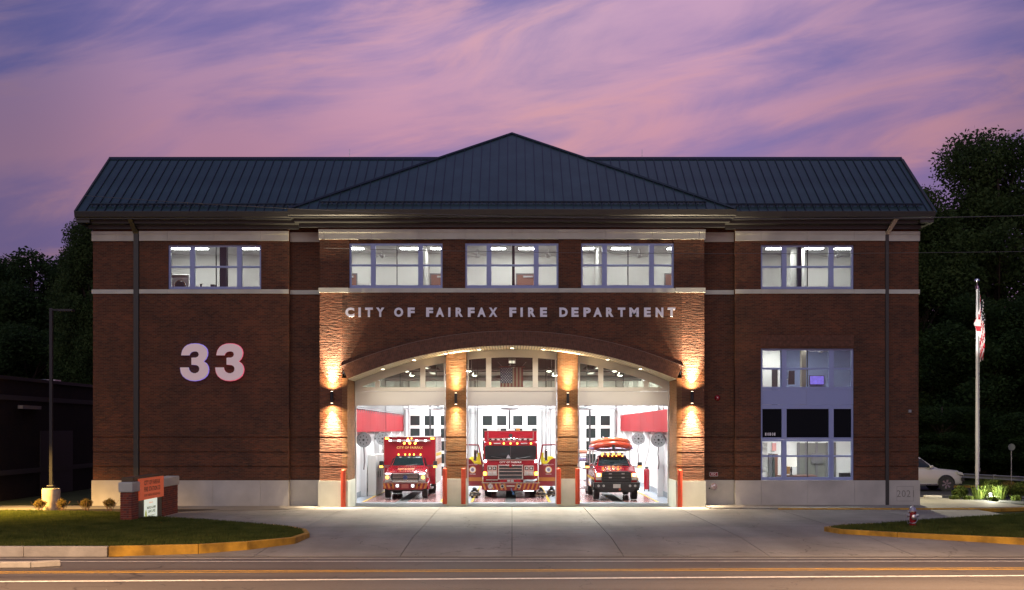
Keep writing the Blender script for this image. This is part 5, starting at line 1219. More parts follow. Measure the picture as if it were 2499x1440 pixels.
for s in (-1, 1):
    MB().hexa([(-1.75, s * .86, 1.30), (-2.75, s * .90, 1.30), (-2.75, s * .78, 1.76), (-2.30, s * .78, 1.76)], [(-1.75, s * .90, 1.30), (-2.75, s * .935, 1.30), (-2.75, s * .815, 1.76), (-2.30, s * .815, 1.76)]).build('side_window', GLASSD, S)
    MB().hexa([(-2.85, s * .90, 1.30), (-4.5, s * .90, 1.30), (-4.4, s * .78, 1.76), (-2.85, s * .78, 1.76)], [(-2.85, s * .935, 1.30), (-4.5, s * .935, 1.30), (-4.4, s * .815, 1.76), (-2.85, s * .815, 1.76)]).build('side_window', GLASSD, S)
    MB().box(-1.95, -1.75, *sorted((s * .95, s * 1.16)), 1.26, 1.42).build('mirror', SILVER, S, bevel=.04)
    MB().prism_y([(-.02, .86), (-.12, 1.02), (-.42, 1.09), (-.36, .92)], *sorted((s * .80, s * 1.0))).build('headlight', HEADL, S, bevel=.02)
    MB().prism_y([(.0, .55), (-.12, .55), (-.16, .74), (-.02, .72)], *sorted((s * .78, s * .99))).build('fog_surround', BLK, S)
    MB().box(-4.0, -1.5, *sorted((s * .9, s * 1.08)), .32, .40).build('running_board', CHROME, S)
    for x_ in (-1.0, -4.15):
        y_ = s * .90
        wh = MB().lathe([(.25, -.12), (.27, -.13), (.27, .13), (.25, .12)], (x_, y_, .39), 20, 'y').build('wheel', BLK, S)
        MB().lathe([(.272, -.13), (.36, -.13), (.39, -.09), (.39, .09), (.36, .13), (.272, .13)], (x_, y_, .39), 28, 'y').build('tyre', RUB, wh)
        for k in range(6):
            a = k * PI / 3 + .3; c_, s_ = math.cos(a), math.sin(a); mb = MB(); yy = y_ + s * .14
            mb.hexa([(x_ + c_ * r_ - s_ * w_, yy - s * .02, .39 + s_ * r_ + c_ * w_) for r_, w_ in ((.03, -.03), (.25, -.055), (.25, .055), (.03, .03))], [(x_ + c_ * r_ - s_ * w_, yy, .39 + s_ * r_ + c_ * w_) for r_, w_ in ((.03, -.03), (.25, -.055), (.25, .055), (.03, .03))]); mb.build('spoke', CHROME, wh)
        MB().tube([(x_ + .45 * math.cos(a), s * 1.0, .42 + .45 * math.sin(a)) for a in np.linspace(0, PI, 12)], .035, 6).build('wheel_arch', BLK, S)
        MB().lathe([(.43, -.01), (.43, .01)], (x_, s * .995, .40), 24, 'y').build('wheel_well', BLK, S)
MB().box(-.03, .03, -.55, .55, .60, .88).build('grille', BLK, S)

# ================================================================== THINGS IN THE BAYS
def hose_reel(x, y, s, lab):
    t = thing('hose_reel', lab, 'hose reel', (x, y, 2.86), 0, 'round grey reels on the bay walls')
    MB().lathe([(.34, -.10), (.36, -.11), (.36, -.08), (.30, -.07), (.30, .07), (.36, .08), (.36, .11), (.34, .10)], (0, 0, 0), 28, 'y').build('drum', REELM, t)
    for k in range(8):
        a = k * PI / 4; MB().lathe([(.03, -.003), (.03, .0)], (.2 * math.cos(a), -.112, .2 * math.sin(a)), 8, 'y').build('lightening_hole', BLK, t)
    MB().lathe([(.05, -.14), (.06, -.11)], (0, 0, 0), 12, 'y').build('hub', BLK, t)
    MB().box(*sorted((s * .02, s * .45)), -.03, .03, -.05, .05).build('wall_bracket', DOORF, t)
    MB().tube([(0, 0, -.34), (-.02 * s, .02, -.7), (.03, 0, -1.1), (0, 0, -1.45)], .03, 6).build('hanging_hose', mat('hose_dark', (.10, .07, .07), .6), t)
hose_reel(-7.22, 5.9, -1, 'large round hose reel nearest the opening on the left bay wall'); hose_reel(-7.1, 13.0, -1, 'round hose reel behind the ambulance on the left bay wall')
hose_reel(7.22, 6.6, 1, 'round hose reel nearest the opening on the right bay wall'); hose_reel(7.0, 13.6, 1, 'round hose reel above the pickup tail on the right bay wall')
def heater(x, lab):
    t = thing('exhaust_fan', lab, 'ceiling fan', (x, 16.0, 4.55), 0, 'grey hoods hanging in the bays')
    MB().lathe([(.10, .25), (.16, .16), (.55, .05), (.62, .0), (.55, -.03), (.2, -.06)], (0, 0, 0), 20).build('hood', REELM, t); MB().tube([(0, 0, .2), (0, 0, 2.84)], .03, 8).build('drop_rod', ALU, t)
    for k in range(3):
        a = 2 * PI * k / 3 + .3; MB().hexa([(.5 * math.cos(a), .5 * math.sin(a), -.02), (1.0 * math.cos(a + .05), 1.0 * math.sin(a + .05), 0), (1.0 * math.cos(a + .2), 1.0 * math.sin(a + .2), 0), (.5 * math.cos(a + .35), .5 * math.sin(a + .35), -.02)], [(.5 * math.cos(a), .5 * math.sin(a), .0), (1.0 * math.cos(a + .05), 1.0 * math.sin(a + .05), .02), (1.0 * math.cos(a + .2), 1.0 * math.sin(a + .2), .02), (.5 * math.cos(a + .35), .5 * math.sin(a + .35), .0)]).build('blade', REELM, t)
heater(-4.35, 'grey ceiling fan hanging behind the ambulance'); heater(-.1, 'grey ceiling fan hanging above the fire engine'); heater(4.3, 'grey ceiling fan hanging behind the right brick pier')
# indoor flag
F = thing('hanging_flag', 'large American flag hanging vertically inside above the fire engine', 'flag', (0, 14.5, 0))
zt, zb_ = 6.85, 4.75; x0, x1 = -.66, .62
for i in range(13):
    a = x0 + (x1 - x0) * i / 13; b = x0 + (x1 - x0) * (i + 1) / 13; top = zt if i > 6 else zt - .88
    mb = MB(); mb.box(a, b, .0 + .03 * math.sin(i * 1.3), .012 + .03 * math.sin(i * 1.3), zb_, top); mb.build('stripe', IRED if i % 2 == 0 else IWHT, F)
cn = MB().box(x0, x0 + (x1 - x0) * 7 / 13, -.035, -.025, zt - .88, zt).build('canton', NAVY, F)
mb = MB()
for r_ in range(11):
    for c_ in range(5 if r_ % 2 == 0 else 4):
        cx_ = x0 + .075 + c_ * .135 + (0 if r_ % 2 == 0 else .067); cz_ = zt - .06 - r_ * .076
        pts = []
        for k in range(10): a = PI / 2 + k * PI / 5; rr = .034 if k % 2 == 0 else .015; pts.append((cx_ + rr * math.cos(a), cz_ + rr * math.sin(a)))
        mb.prism_y(pts, -.040, -.036)
mb.build('stars', FWHT, cn)['kind'] = 'stuff'; MB().tube([(x0 - .1, 0, zt + .04), (x1 + .1, 0, zt + .04)], .035, 8).build('flag_rod', DOORB, F)
for s in (-1, 1): MB().tube([(s * .55, 0, zt + .04), (s * 1.0, 0, 7.38)], .008, 4).build('cord', ALU, F)
# turnout gear standing on the floor
def gear(x, y, lab, sc=1.0, rz=0):
    t = thing('turnout_gear', lab, 'firefighter gear', (x, y, .01), rz, 'boots with trousers rolled down beside the fire engine')
    for s in (-1, 1):
        MB().loft([[(s * .11 + .055 * math.cos(a) , -.14 + .05 * math.sin(a), 0.0) for a in np.linspace(0, 2 * PI, 10, endpoint=False)], [(s * .11 + .06 * math.cos(a), -.03 + .13 * math.sin(a), .03) for a in np.linspace(0, 2 * PI, 10, endpoint=False)],
                   [(s * .11 + .058 * math.cos(a), .02 + .08 * math.sin(a), .12) for a in np.linspace(0, 2 * PI, 10, endpoint=False)], [(s * .11 + .065 * math.cos(a), .03 + .07 * math.sin(a), .26) for a in np.linspace(0, 2 * PI, 10, endpoint=False)]]).build('boot', BLK, t, smooth=True)
    for k, (z_, r_, dx) in enumerate(((.12, .25, 0), (.18, .23, .02), (.25, .19, -.02))):
        pts = [(r_ * math.cos(a) * (1 + .12 * math.sin(3 * a + k)) + dx, r_ * .75 * math.sin(a), z_ + .02 * math.sin(5 * a + k)) for a in np.linspace(0, 2 * PI, 18)]
        MB().tube(pts, .045, 7).build('trouser_fold', KHAKI if k % 2 == 0 else BLK, t, smooth=True)
    MB().tube([(-.15, 0, .30), (-.05, -.02, .36), (.06, .02, .38), (.16, 0, .31)], .05, 7).build('jacket_fold', BLK, t, smooth=True)
    MB().lathe([(.10, .40), (.12, .43), (.08, .50), (.02, .52)], (.0, .02, 0), 12).build('helmet', BLK, t, smooth=True)
gear(X(1158, 56.5), 6.5, 'boots and turnout gear on the floor left of the fire engine'); gear(X(1319, 56.6), 6.6, 'boots and turnout gear touching the right side of the fire engine', rz=.6); gear(X(1346, 57.5), 7.5, 'boots and turnout gear beside the right brick pier', rz=-.5)
# red cart with drop cord
RC = thing('red_dry_chemical_unit', 'tall red extinguisher cart standing between the pickup and right bay wall', 'extinguisher', (X(1578, 62), 12.0, .01))
MB().lathe([(.02, .10), (.15, .12), (.16, .3), (.16, 1.15), (.13, 1.22), (.05, 1.26)], (0, 0, 0), 18).build('tank', RED, RC, smooth=True)
for s in (-1, 1): MB().lathe([(.06, -.02), (.07, 0), (.06, .02)], (s * .12, .05, .07), 12, 'x').build('wheel', RUB, RC); MB().tube([(s * .1, 0, .06), (s * .12, 0, .14)], .015, 5).build('leg', BLK, RC)
MB().box(-.08, .08, -.05, .05, 1.26, 1.34).build('valve', BLK, RC)
CR = thing('drop_cord', 'thin cord hanging from the ceiling down to the red cart in the right bay', 'cord', (0, 0, 0))
MB().tube([(X(1596, 62), 12.0, 7.38), (X(1592, 62), 12.0, 4.3), (X(1583, 62), 12.0, 2.2), (X(1573, 62), 11.98, 1.40), (X(1562, 62), 11.8, 1.22), (X(1545, 60), 10.2, 1.3)], .014, 5).build('cord', mat('cord_dark', (.12, .10, .10), .7), CR)
tag(MB().box(7.50, 7.595, 8.6, 9.1, 1.45, 1.8).build('wall_box', GREYP, None), 'small grey electrical box on the right bay wall below the reel', 'electrical box')

# pipes, ducts and wall fittings of the bays
for x_ in (-6.9, -2.75, -2.45, 2.3, 2.62, 6.95): MB().tube([(x_, YB - .12, 0.3), (x_, YB - .12, 7.3)], .035, 6).build('conduit', GREYP, B)
for z_, r__ in ((5.6, .09), (6.3, .16), (6.75, .06)): MB().tube([(-7.4, 22.0 - z_, z_), (7.4, 22.0 - z_, z_)], r__, 10).build('ceiling_pipe', REELM, B)
for x_ in (-3.4, 3.3): MB().box(x_ - .35, x_ + .35, 3.4, 26.0, 6.5, 6.95).build('air_duct', CEILD, B)
for cx in (-5.1, -.07, 4.95):
    for s_ in (-1, 1): MB().box(cx + s_ * 2.02 - .03, cx + s_ * 2.02 + .03, 2.8, 12.0, 4.78, 4.86).build('door_rail', REELM, B)
for i, (x_, y_, z_) in enumerate(((-1.75, 8.0, 2.3), (1.72, 9.0, 2.25), (-6.6, 10.0, 2.6))):
    t = thing('cord_reel_drop', 'thin black cord and plug hanging %s' % ('left of the fire engine', 'right of the fire engine', 'beside the left bay wall')[i], 'cord', (x_, y_, 0), 0, 'cords hanging from the bay ceiling')
    MB().tube([(0, 0, 7.39), (.01, 0, z_)], .012, 5).build('cord', BLK, t); MB().box(-.04, .04, -.04, .04, z_ - .16, z_).build('plug', BLK, t)
for k in range(5):
    t = thing('gear_locker', 'narrow white gear locker on the left bay wall, %s from the opening' % ('first', 'second', 'third', 'fourth', 'fifth')[k], 'locker', (-7.32, 8.2 + k * 1.05, .01), 0, 'lockers along the left bay wall')
    MB().box(0, .42, 0, 1.0, 0, 2.05).build('case', WHITEF, t, bevel=.01); MB().box(.421, .43, .06, .94, .25, 1.95).build('door', HEADER, t); MB().box(.431, .45, .80, .84, .9, 1.2).build('handle', DOORF, t)
for y_, lab in ((9.6, 'yellow turnout coat hanging behind the left cab door of the fire engine'), (10.4, 'yellow turnout coat hanging behind the right cab door of the fire engine')):
    x_ = -1.95 if y_ < 10 else 1.95
    t = thing('hanging_coat', lab, 'coat', (x_, y_, 0)); HV = mat('hi_vis_yellow', (.75, .68, .03), .6)
    MB().loft([ring(0, .26, .20, .95, 1.0, .02), ring(.02, .30, .22, .95, 1.95, .06), ring(.16, .30, .22, .95, 1.95, .06)]).build('coat_body', HV, t, smooth=True)
    for s_ in (-1, 1): MB().tube([(s_ * .2, .08, 1.88), (s_ * .34, .08, 1.5), (s_ * .36, .08, 1.15)], .07, 8).build('sleeve', HV, t, smooth=True)
    MB().box(-.305, .305, -.012, -.004, 1.2, 1.28).build('reflective_band', ALU, t); MB().tube([(0, .1, 1.95), (0, .1, 2.1)], .02, 6).build('hook', ALU, t); MB().tube([(0, .1, 2.1), (0, .1, 7.3)], .008, 4).build('rope', BLK, t)
# ================================================================== UPSTAIRS AND OFFICE THINGS
t = thing('washing_machine', 'white front loading washer with dark round door in the far left upstairs window', 'washing machine', (X(443, 53.3), 3.1, FZ))
MB().box(-.42, .42, 0, .75, .0, .9).build('pedestal', WHITEF, t); MB().box(-.40, .40, 0.01, .75, .91, 1.86).build('casing', WHT, t, bevel=.03)
MB().lathe([(.27, -.03), (.29, 0)], (0, 0, 1.32), 26, 'y').build('door', CHROME, t); MB().lathe([(.21, -.04), (.22, -.031)], (0, 0, 1.32), 26, 'y').build('door_glass', GLASSD, t); MB().box(-.38, .38, -.008, .009, 1.70, 1.82).build('control_panel', ALU, t)
t = thing('soap_bottle', 'small dark bottle standing beside the washer behind the wide left wing pane', 'bottle', (X(492, 52.5), 2.4, 9.55))
MB().lathe([(.09, 0), (.10, .1), (.10, .28), (.04, .34), (.04, .42), (.06, .46)], (0, 0, 0), 12).build('bottle', BLK, t); tag(MB().box(X(470, 52.7), X(535, 52.7), 2.3, 3.0, 9.45, 9.54).build('counter', WHITEF, None), 'white counter below the bottle in the far left upstairs room', 'counter')
tag(MB().box(X(515, 52.5), X(525, 52.5), 2.4, 2.7, 9.55, 10.0).build('dark_bin', BLK, None), 'small dark box on the counter beside the dark curtain', 'box')
tv = thing('wall_television', 'lit television with purple blue picture on the blue wall, middle floor', 'television', (X(1996, 55.2), 5.38, 0))
MB().box(-.36, .36, 0, .07, 5.52, 5.98).build('case', BLK, tv); MB().box(-.33, .33, -.008, -.001, 5.55, 5.95).build('screen', mat('tv_screen', (.1, .1, .3), .3, emit=(.16, .10, .55), es=1.0, noise=.5, nscale=7), tv); MB().box(-.03, .03, .07, .11, 5.5, 5.9).build('mount', BLK, tv)
t = thing('wall_monitor', 'dark monitor on a swing arm at the left of the blue walled room', 'monitor', (X(1932, 53.2), 3.2, 0))
MB().box(-.14, .14, 0, .06, 5.45, 6.1).build('case', BLK, t); MB().box(-.02, .02, .06, 1.9, 5.7, 5.76).build('swing_arm', ALU, t)
t = thing('table_lamp', 'white shaded table lamp glowing in the ground floor office window', 'lamp', (X(1931, 52), 2.0, 1.30))
MB().lathe([(.10, 0), (.08, .02), (.03, .05), (.05, .25), (.02, .42)], (0, 0, 0), 14).build('base', BLK, t); MB().lathe([(.24, .40), (.24, .88)], (0, 0, 0), 20).build('shade', mat('lamp_shade', (.8, .78, .7), .7, emit=(1, .93, .8), es=.9), t)
tag(MB().box(X(1900, 52), X(1990, 52), 1.7, 2.5, 1.16, 1.30).build('office_desk', DOORB, None), 'office desk carrying the white table lamp on the ground floor', 'desk')
t = thing('office_chair', 'brown chair back beside the lamp in the ground floor office', 'chair', (X(1920, 52.6), 2.7, .02)); MB().box(-.18, .18, 0, .06, 1.3, 1.72).build('backrest', mat('tan_wood', (.35, .2, .06), .6), t); MB().box(-.2, .2, -.3, .05, .9, .98).build('seat', MATS['tan_wood'], t); MB().tube([(0, -.1, 0), (0, -.1, .9)], .04, 6).build('leg', BLK, t)
for px0, px1, m_, lab in ((1863, 1877, mat('map_grey', (.45, .45, .44), .7, noise=.4, nscale=6), 'tall grey framed print at the left of the ground floor office'), (1889, 1899, mat('poster_pink', (.75, .35, .33), .7), 'small pink poster above the door in the ground floor office')):
    z0, z1 = (1.4, 2.75) if px0 < 1880 else (2.35, 2.72); tt = thing('wall_picture', lab, 'picture'); MB().box(X(px0, 54.5), X(px1, 54.5), 4.9, 4.94, z0, z1).build('print', m_, tt)
for px0, px1, z1, m_ in ((1879, 1887, 2.22, DOORF), (1889, 1894, 2.2, mat('dark_teal', (.03, .05, .05), .6)), (1894, 1901, 2.2, DOORB)): MB().box(X(px0, 54.6), X(px1, 54.6), 4.85, 4.95, .02, z1).build('office_door', m_, B)
MB().box(X(1947, 54.8), X(2041, 54.8), 4.93, 4.99, .02, 2.72).build('glazed_screen', mat('screen_grey', (.16, .165, .15), .5), B)
for p_ in (1947, 1966, 1991, 2017, 2035): MB().box(X(p_, 54.8), X(p_ + 6, 54.8), 4.88, 4.925, .02, 2.75).build('screen_post', DOORF, B)
tag(MB().box(X(1984, 54.5), X(2012, 54.5), 4.80, 4.87, 1.75, 2.25).build('notice_board', DOORF, None), 'dark board hanging in front of the grey glazed screen', 'board')
tag(MB().box(X(2050, 52.6), X(2077, 52.6), 2.4, 2.8, 1.0, 1.38).build('printer', BLK, None), 'black printer low at the right end of the ground floor office', 'printer')
def room_fan(x, y, z, lab):
    t = thing('room_fan', lab, 'ceiling fan', (x, y, z), .4, 'white ceiling fans in the rooms')
    MB().tube([(0, 0, 0), (0, 0, .3)], .02, 6).build('rod', WHT, t); MB().lathe([(.05, -.08), (.12, -.04), (.12, .04), (.04, .06)], (0, 0, 0), 14).build('motor', WHT, t)
    for k in range(3): a = 2 * PI * k / 3; c_, s_ = math.cos(a), math.sin(a); MB().hexa([(c_ * r_ - s_ * w_, s_ * r_ + c_ * w_, 0) for r_, w_ in ((.1, -.05), (.7, -.08), (.7, .08), (.1, .05))], [(c_ * r_ - s_ * w_, s_ * r_ + c_ * w_, .015) for r_, w_ in ((.1, -.05), (.7, -.08), (.7, .08), (.1, .05))]).build('blade', WHT, t)
room_fan(X(932, 52.4), 2.4, 11.3, 'white ceiling fan in the left upstairs window of the middle block'); room_fan(X(1165, 52.4), 2.4, 11.3, 'white ceiling fan at the left of the middle upstairs window'); room_fan(X(1338, 52.4), 2.4, 11.3, 'white ceiling fan at the right of the middle upstairs window')
room_fan(X(1560, 52.4), 2.4, 11.3, 'white ceiling fan in the right upstairs window of the middle block'); room_fan(X(2045, 52.4), 2.4, 11.3, 'white ceiling fan in the far right upstairs window'); room_fan(X(2003, 52.4), 2.4, 6.95, 'white ceiling fan in the blue walled middle floor room')

# ================================================================== ON THE FACADE, RIGHT
t = thing('fire_alarm_bell', 'round red fire alarm bell on the brick right of the bays', 'alarm bell', (X(1751, 50.7), YR - .02, Zh(971, 50.7)))
MB().lathe([(.02, -.10), (.08, -.085), (.125, -.03), (.13, 0)], (0, 0, 0), 22, 'y').build('gong', RED, t, smooth=True); MB().lathe([(.02, -.115), (.025, -.10)], (0, 0, 0), 8, 'y').build('bolt', CHROME, t)
t = thing('fdc_sign', 'small red plate reading FDC above the hose connection', 'sign', (X(1742, 50.7), YR - .02, Zh(1157.5, 50.7)))
MB().box(-.18, .18, -.02, .0, -.085, .085).build('plate', RED, t); mb = MB()
for a in ((-.18, .18, .072, .085), (-.18, .18, -.085, -.072), (-.18, -.167, -.071, .071), (.167, .18, -.071, .071)): mb.box(a[0], a[1], -.024, -.0205, a[2], a[3])
mb.build('border', WHT, t); text_line('FDC', 0, -.045, .09, -.0225, WHT, t, 'letter', width=.22)
t = thing('hose_connection', 'chrome fire department hose connection on the stone base', 'hose connection', (X(1743, 50.6), YR - .07, Zh(1187, 50.6)))
MB().lathe([(.15, -.02), (.15, .0)], (0, 0, 0), 20, 'y').build('plate', CHROME, t)
for s in (-1, 1): MB().lathe([(.055, -.14), (.06, -.12), (.05, -.02)], (s * .05, 0, -.01 + s * .02), 14, 'y').build('inlet', CHROME, t)
MB().lathe([(.03, -.05), (.035, 0)], (-.2, 0, -.09), 10, 'y').build('drain_plug', BRONZE, t)
tag(MB().box(X(2217, 50.5), X(2224, 50.5), YC - .05, YC - .001, Zh(1007, 50.5), Zh(1000, 50.5)).build('vent_box', GREYP, None, bevel=.01), 'small square grey box on the brick at the right corner', 'vent')
# ================================================================== BOLLARDS
bol = thing('bollard', 'orange red steel bollard in front of the outer left pilaster', 'bollard', (X(838, 49.9), -.14, 0), 0, 'orange bollards at the bay doors')
bd = MB().lathe([(.105, 0), (.105, 1.55), (.095, 1.60), (.05, 1.63), (.01, 1.635)], (0, 0, 0), 20).build('post', BOLL, bol, smooth=True)
for z_ in (1.30, 1.50): MB().lathe([(.107, z_), (.107, z_ + .012)], (0, 0, 0), 20).build('band', REFL, bol)
for px_, y_, lab in ((1085.5, 1.85, 'orange red bollard on the left of the left brick pier'), (1131, 1.85, 'orange red bollard on the right of the left brick pier'), (1363.5, 1.85, 'orange red bollard on the left of the right brick pier'),
                     (1409.5, 1.85, 'orange red bollard on the right of the right brick pier'), (1659.5, -.14, 'orange red steel bollard in front of the outer right pilaster')):
    copy_tree(bol, loc=(X(px_, 50 + y_), y_, 0), label=lab)

# ================================================================== STATION SIGN on the left lawn (its face looks along the road)
SG = thing('station_sign', 'brick monument sign with orange name panel and lit message screen on the lawn', 'monument sign', (-13.5, -9.3, 0.0))
XF = 0.0   # face plane at local x = 0, thickness to x = -.4; length along +y
def sign_core(y0, y1): MB().box(-.385, -.015, y0 + .015, y1 - .015, 0, 1.14).build('pillar_core', mat('sign_mortar', (.32, .22, .15), .9), SG)
BR = [mat('sign_brick_a', (.26, .055, .028), .8, noise=.2, nscale=9), mat('sign_brick_b', (.20, .045, .028), .8, noise=.2, nscale=9), mat('sign_brick_c', (.15, .04, .03), .8, noise=.2, nscale=9)]
BM = {}
def brick(x0, x1, y0, y1, z0, z1):
    k = (round(x1 - x0, 3), round(y1 - y0, 3), random.randrange(3))
    if k not in BM:
        o = MB().box(0, x1 - x0, 0, y1 - y0, 0, z1 - z0).build('brick', BR[k[2]], SG); BM[k] = o
    else:
        o = BM[k].copy(); col.objects.link(o)
    o.location = (x0, y0, z0)
cr = .081
for y0, y1 in ((0, .78), (3.62, 5.65)):
    sign_core(y0, y1)
    for r_ in range(14):
        z0 = .01 + r_ * cr; z1 = z0 + cr - .014
        L_ = y1 - y0; bl = .225; yy = y0 - (bl / 2 if r_ % 2 else 0)
        while yy < y1 - .02:
            a, b = max(yy, y0), min(yy + bl - .012, y1)
            if b - a > .03: brick(-.10, .0 + random.uniform(0, .004), a if a > y0 else y0 + .0, b, z0, z1)
            yy += bl
        # near end face
        if y0 == 0:
            xx = -.40 - (bl / 2 if r_ % 2 == 0 else 0)
            while xx < -.105:
                a, b = max(xx, -.40), min(xx + bl - .012, -.105)
                if b - a > .03: brick(a, b, -.002, .10, z0, z1)
                xx += bl
for y0, y1 in ((-.04, .82), (3.58, 5.70)):
    MB().box(-.46, .05, y0, y1, 1.145, 1.50).build('stone_cap', STONE, SG, bevel=.03)
MB().box(-.34, -.02, .80, 3.60, 0.02, 1.62).build('panel_body', SIGNG, SG); MB().box(-.44, -.03, .25, 3.75, 1.505, 1.66).build('top_box', mat('sign_brown', (.11, .07, .03), .6), SG)
op = MB().box(-.02, .05, .76, 3.62, .80, 1.585).build('name_panel', mat('sign_orange_lit', (.55, .09, .035), .5, emit=(.8, .14, .05), es=.30), SG)
def face_text(s, cy, z, h, width, m, parent, name='letter', xx=.053, bold=.03):
    o = text_line(s, 0, z, h, 0, m, parent, name, width=width, bold=bold)
    for q in o:
        for v in q.data.vertices: lx, lz = v.co.x, v.co.z; v.co = (xx, cy + lx, lz)
    return o
SB = mat('sign_lettering', (.03, .01, .01), .6)
face_text('CITY OF FAIRFAX', 2.2, 1.33, .17, 1.9, SB, op); face_text('FIRE STATION 33', 2.2, 1.09, .17, 1.9, SB, op); face_text('10101 FAIRFAX BOULEVARD', 2.2, .91, .09, 1.9, SB, op, bold=.02)
sc_ = MB().box(-.018, .0, 1.45, 2.95, .07, .79).build('screen', mat('sign_screen', (.5, .5, .45), .3, emit=(.80, .86, .70), es=.75), SG)
RD = mat('screen_red', (.5, .1, .08), .5, emit=(.9, .35, .25), es=.5); face_text('Alarm', 2.2, .62, .08, .45, RD, sc_, xx=.002); face_text('SMOKE ALARMS', 2.25, .42, .10, 1.05, SB, sc_, xx=.002); face_text('SAVE LIVES', 2.3, .27, .11, .85, SB, sc_, xx=.002); face_text('TEST YOURS MONTHLY', 2.3, .15, .05, .95, SB, sc_, xx=.002, bold=.01)
mb = MB(); mb.quad((.002, 1.48, .08), (.002, 1.75, .08), (.002, 1.72, .2), (.002, 1.66, .38), (.002, 1.60, .42), (.002, 1.52, .30)); mb.build('figure_print', mat('print_yellow', (.45, .5, .05), .6, emit=(.5, .5, .1), es=.4, noise=.8, nscale=14), sc_)
MB().box(-.42, .02, -.03, 5.68, -.1, .01).build('footing', STONE2, SG)

# ================================================================== SHRUBS
def leaf_cloud(name, m, centres, radii, n, size, parent, flat=1.0, shell=.55, up=0.0):
    """leaf-sized quads through the volume of several ellipsoids"""
    centres = np.array(centres, float); radii = np.array(radii, float)
    w = np.prod(radii, axis=1) ** (2 / 3); w /= w.sum(); idx = rng.choice(len(centres), n, p=w)
    d = rng.normal(size=(n, 3)); d /= np.linalg.norm(d, axis=1)[:, None]; r = rng.uniform(shell, 1, n) ** .6
    P = centres[idx] + d * radii[idx] * r[:, None] * rng.uniform(.85, 1.12, (n, 1))
    a = rng.normal(size=(n, 3)); a[:, 2] *= flat; a[:, 2] += up; a /= np.linalg.norm(a, axis=1)[:, None]
    b = np.cross(a, rng.normal(size=(n, 3))); b /= np.linalg.norm(b, axis=1)[:, None] + 1e-9
    s = size * rng.uniform(.5, 1.2, (n, 1))
    V = np.stack([P - a * s, P + b * s * .42, P + a * s, P - b * s * .42], 1)
    return quads_mesh(name, V, np.arange(n * 4).reshape(-1, 4), m, parent)
def shrub(px, d, lab, proto=[None]):
    loc = (X(px, d), d - 50, 0.01)
    if proto[0] is None:
        t = thing('shrub', lab, 'shrub', loc, 0, 'small golden shrubs beside the left walk'); proto[0] = t
        st_ = MB()
        for k in range(9):
            a = k * 2 * PI / 9; r_ = .10 + .06 * (k % 3); st_.tube([(0.02 * math.cos(a), .02 * math.sin(a), 0), (r_ * math.cos(a), r_ * math.sin(a), .28), (1.6 * r_ * math.cos(a), 1.6 * r_ * math.sin(a), .50)], .012, 4, .005)
        st_.build('stems', mat('shrub_stem', (.25, .12, .07), .8), t)
        leaf_cloud('foliage', SHRUB, [(0, 0, .36), (-.12, 0, .38), (.12, .05, .40), (0, -.05, .48)], [(.24, .22, .18), (.14, .14, .14), (.14, .14, .14), (.15, .15, .12)], 1500, .030, t, shell=.1)
    else: copy_tree(proto[0], loc=loc, rz=random.uniform(0, 6), label=lab)
shrub(98, 46.0, 'small golden leaved shrub left of the round concrete lamp base'); shrub(151, 46.0, 'small golden leaved shrub right of the round concrete lamp base')
shrub(211, 46.2, 'small golden leaved shrub on the mulch at the corner of the building base'); shrub(267, 46.4, 'small golden leaved shrub nearest the monument sign')
# ================================================================== LAMP POLE
LP = thing('light_pole', 'tall black square light pole on a round concrete base on the left lawn', 'light pole', (X(125, 46.6), -3.4, 0))
MB().lathe([(.345, 0), (.355, .93), (.33, .98), (.30, .985)], (0, 0, 0), 30).build('concrete_base', mat('base_concrete', (.42, .36, .28), .85, noise=.15, nscale=4, bump=.3, bscale=15), LP, smooth=True)
MB().box(-.17, .17, -.17, .17, .985, 1.02).build('base_plate', BLK, LP); MB().box(-.14, .14, -.14, .14, 1.021, 1.12).build('base_cover', BLK, LP, bevel=.03); MB().box(-.06, .06, -.06, .06, 1.12, 8.3).build('pole', BLK, LP)
MB().box(.05, .32, -.05, .05, 8.2, 8.26).build('arm', BLK, LP); MB().box(.32, .9, -.16, .16, 8.17, 8.25).build('head', BLK, LP)
# ================================================================== NEIGHBOUR BUILDING
NB = thing('neighbour_building', 'dark low brick building in shadow left of the station', 'building')
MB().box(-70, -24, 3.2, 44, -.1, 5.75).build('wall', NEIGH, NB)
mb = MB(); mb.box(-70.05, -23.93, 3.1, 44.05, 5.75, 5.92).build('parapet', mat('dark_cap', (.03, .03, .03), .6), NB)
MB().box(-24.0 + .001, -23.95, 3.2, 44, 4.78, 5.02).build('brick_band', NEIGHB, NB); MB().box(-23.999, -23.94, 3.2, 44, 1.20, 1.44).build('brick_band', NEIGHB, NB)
MB().box(-23.999, -23.96, 8.3, 12.6, .02, 3.3).build('roller_door', mat('dark_door', (.04, .04, .042), .6), NB)
tag(MB().box(-23.99, -23.75, 5.7, 7.9, 4.38, 4.55).build('wall_light', mat('dull_cream', (.30, .29, .27), .6), None), 'unlit cream box light on the dark neighbouring wall', 'wall light')
ru = thing('rooftop_unit', 'small pale blue rooftop box on the dark neighbouring building', 'rooftop unit', (-26.2, 13.8, 5.92)); MB().box(-.55, .25, 0, .8, 0, .24).build('case', mat('pale_blue_box', (.25, .30, .36), .5), ru); MB().box(.26, .8, 0, .8, 0, .22).build('hood', ALU, ru)
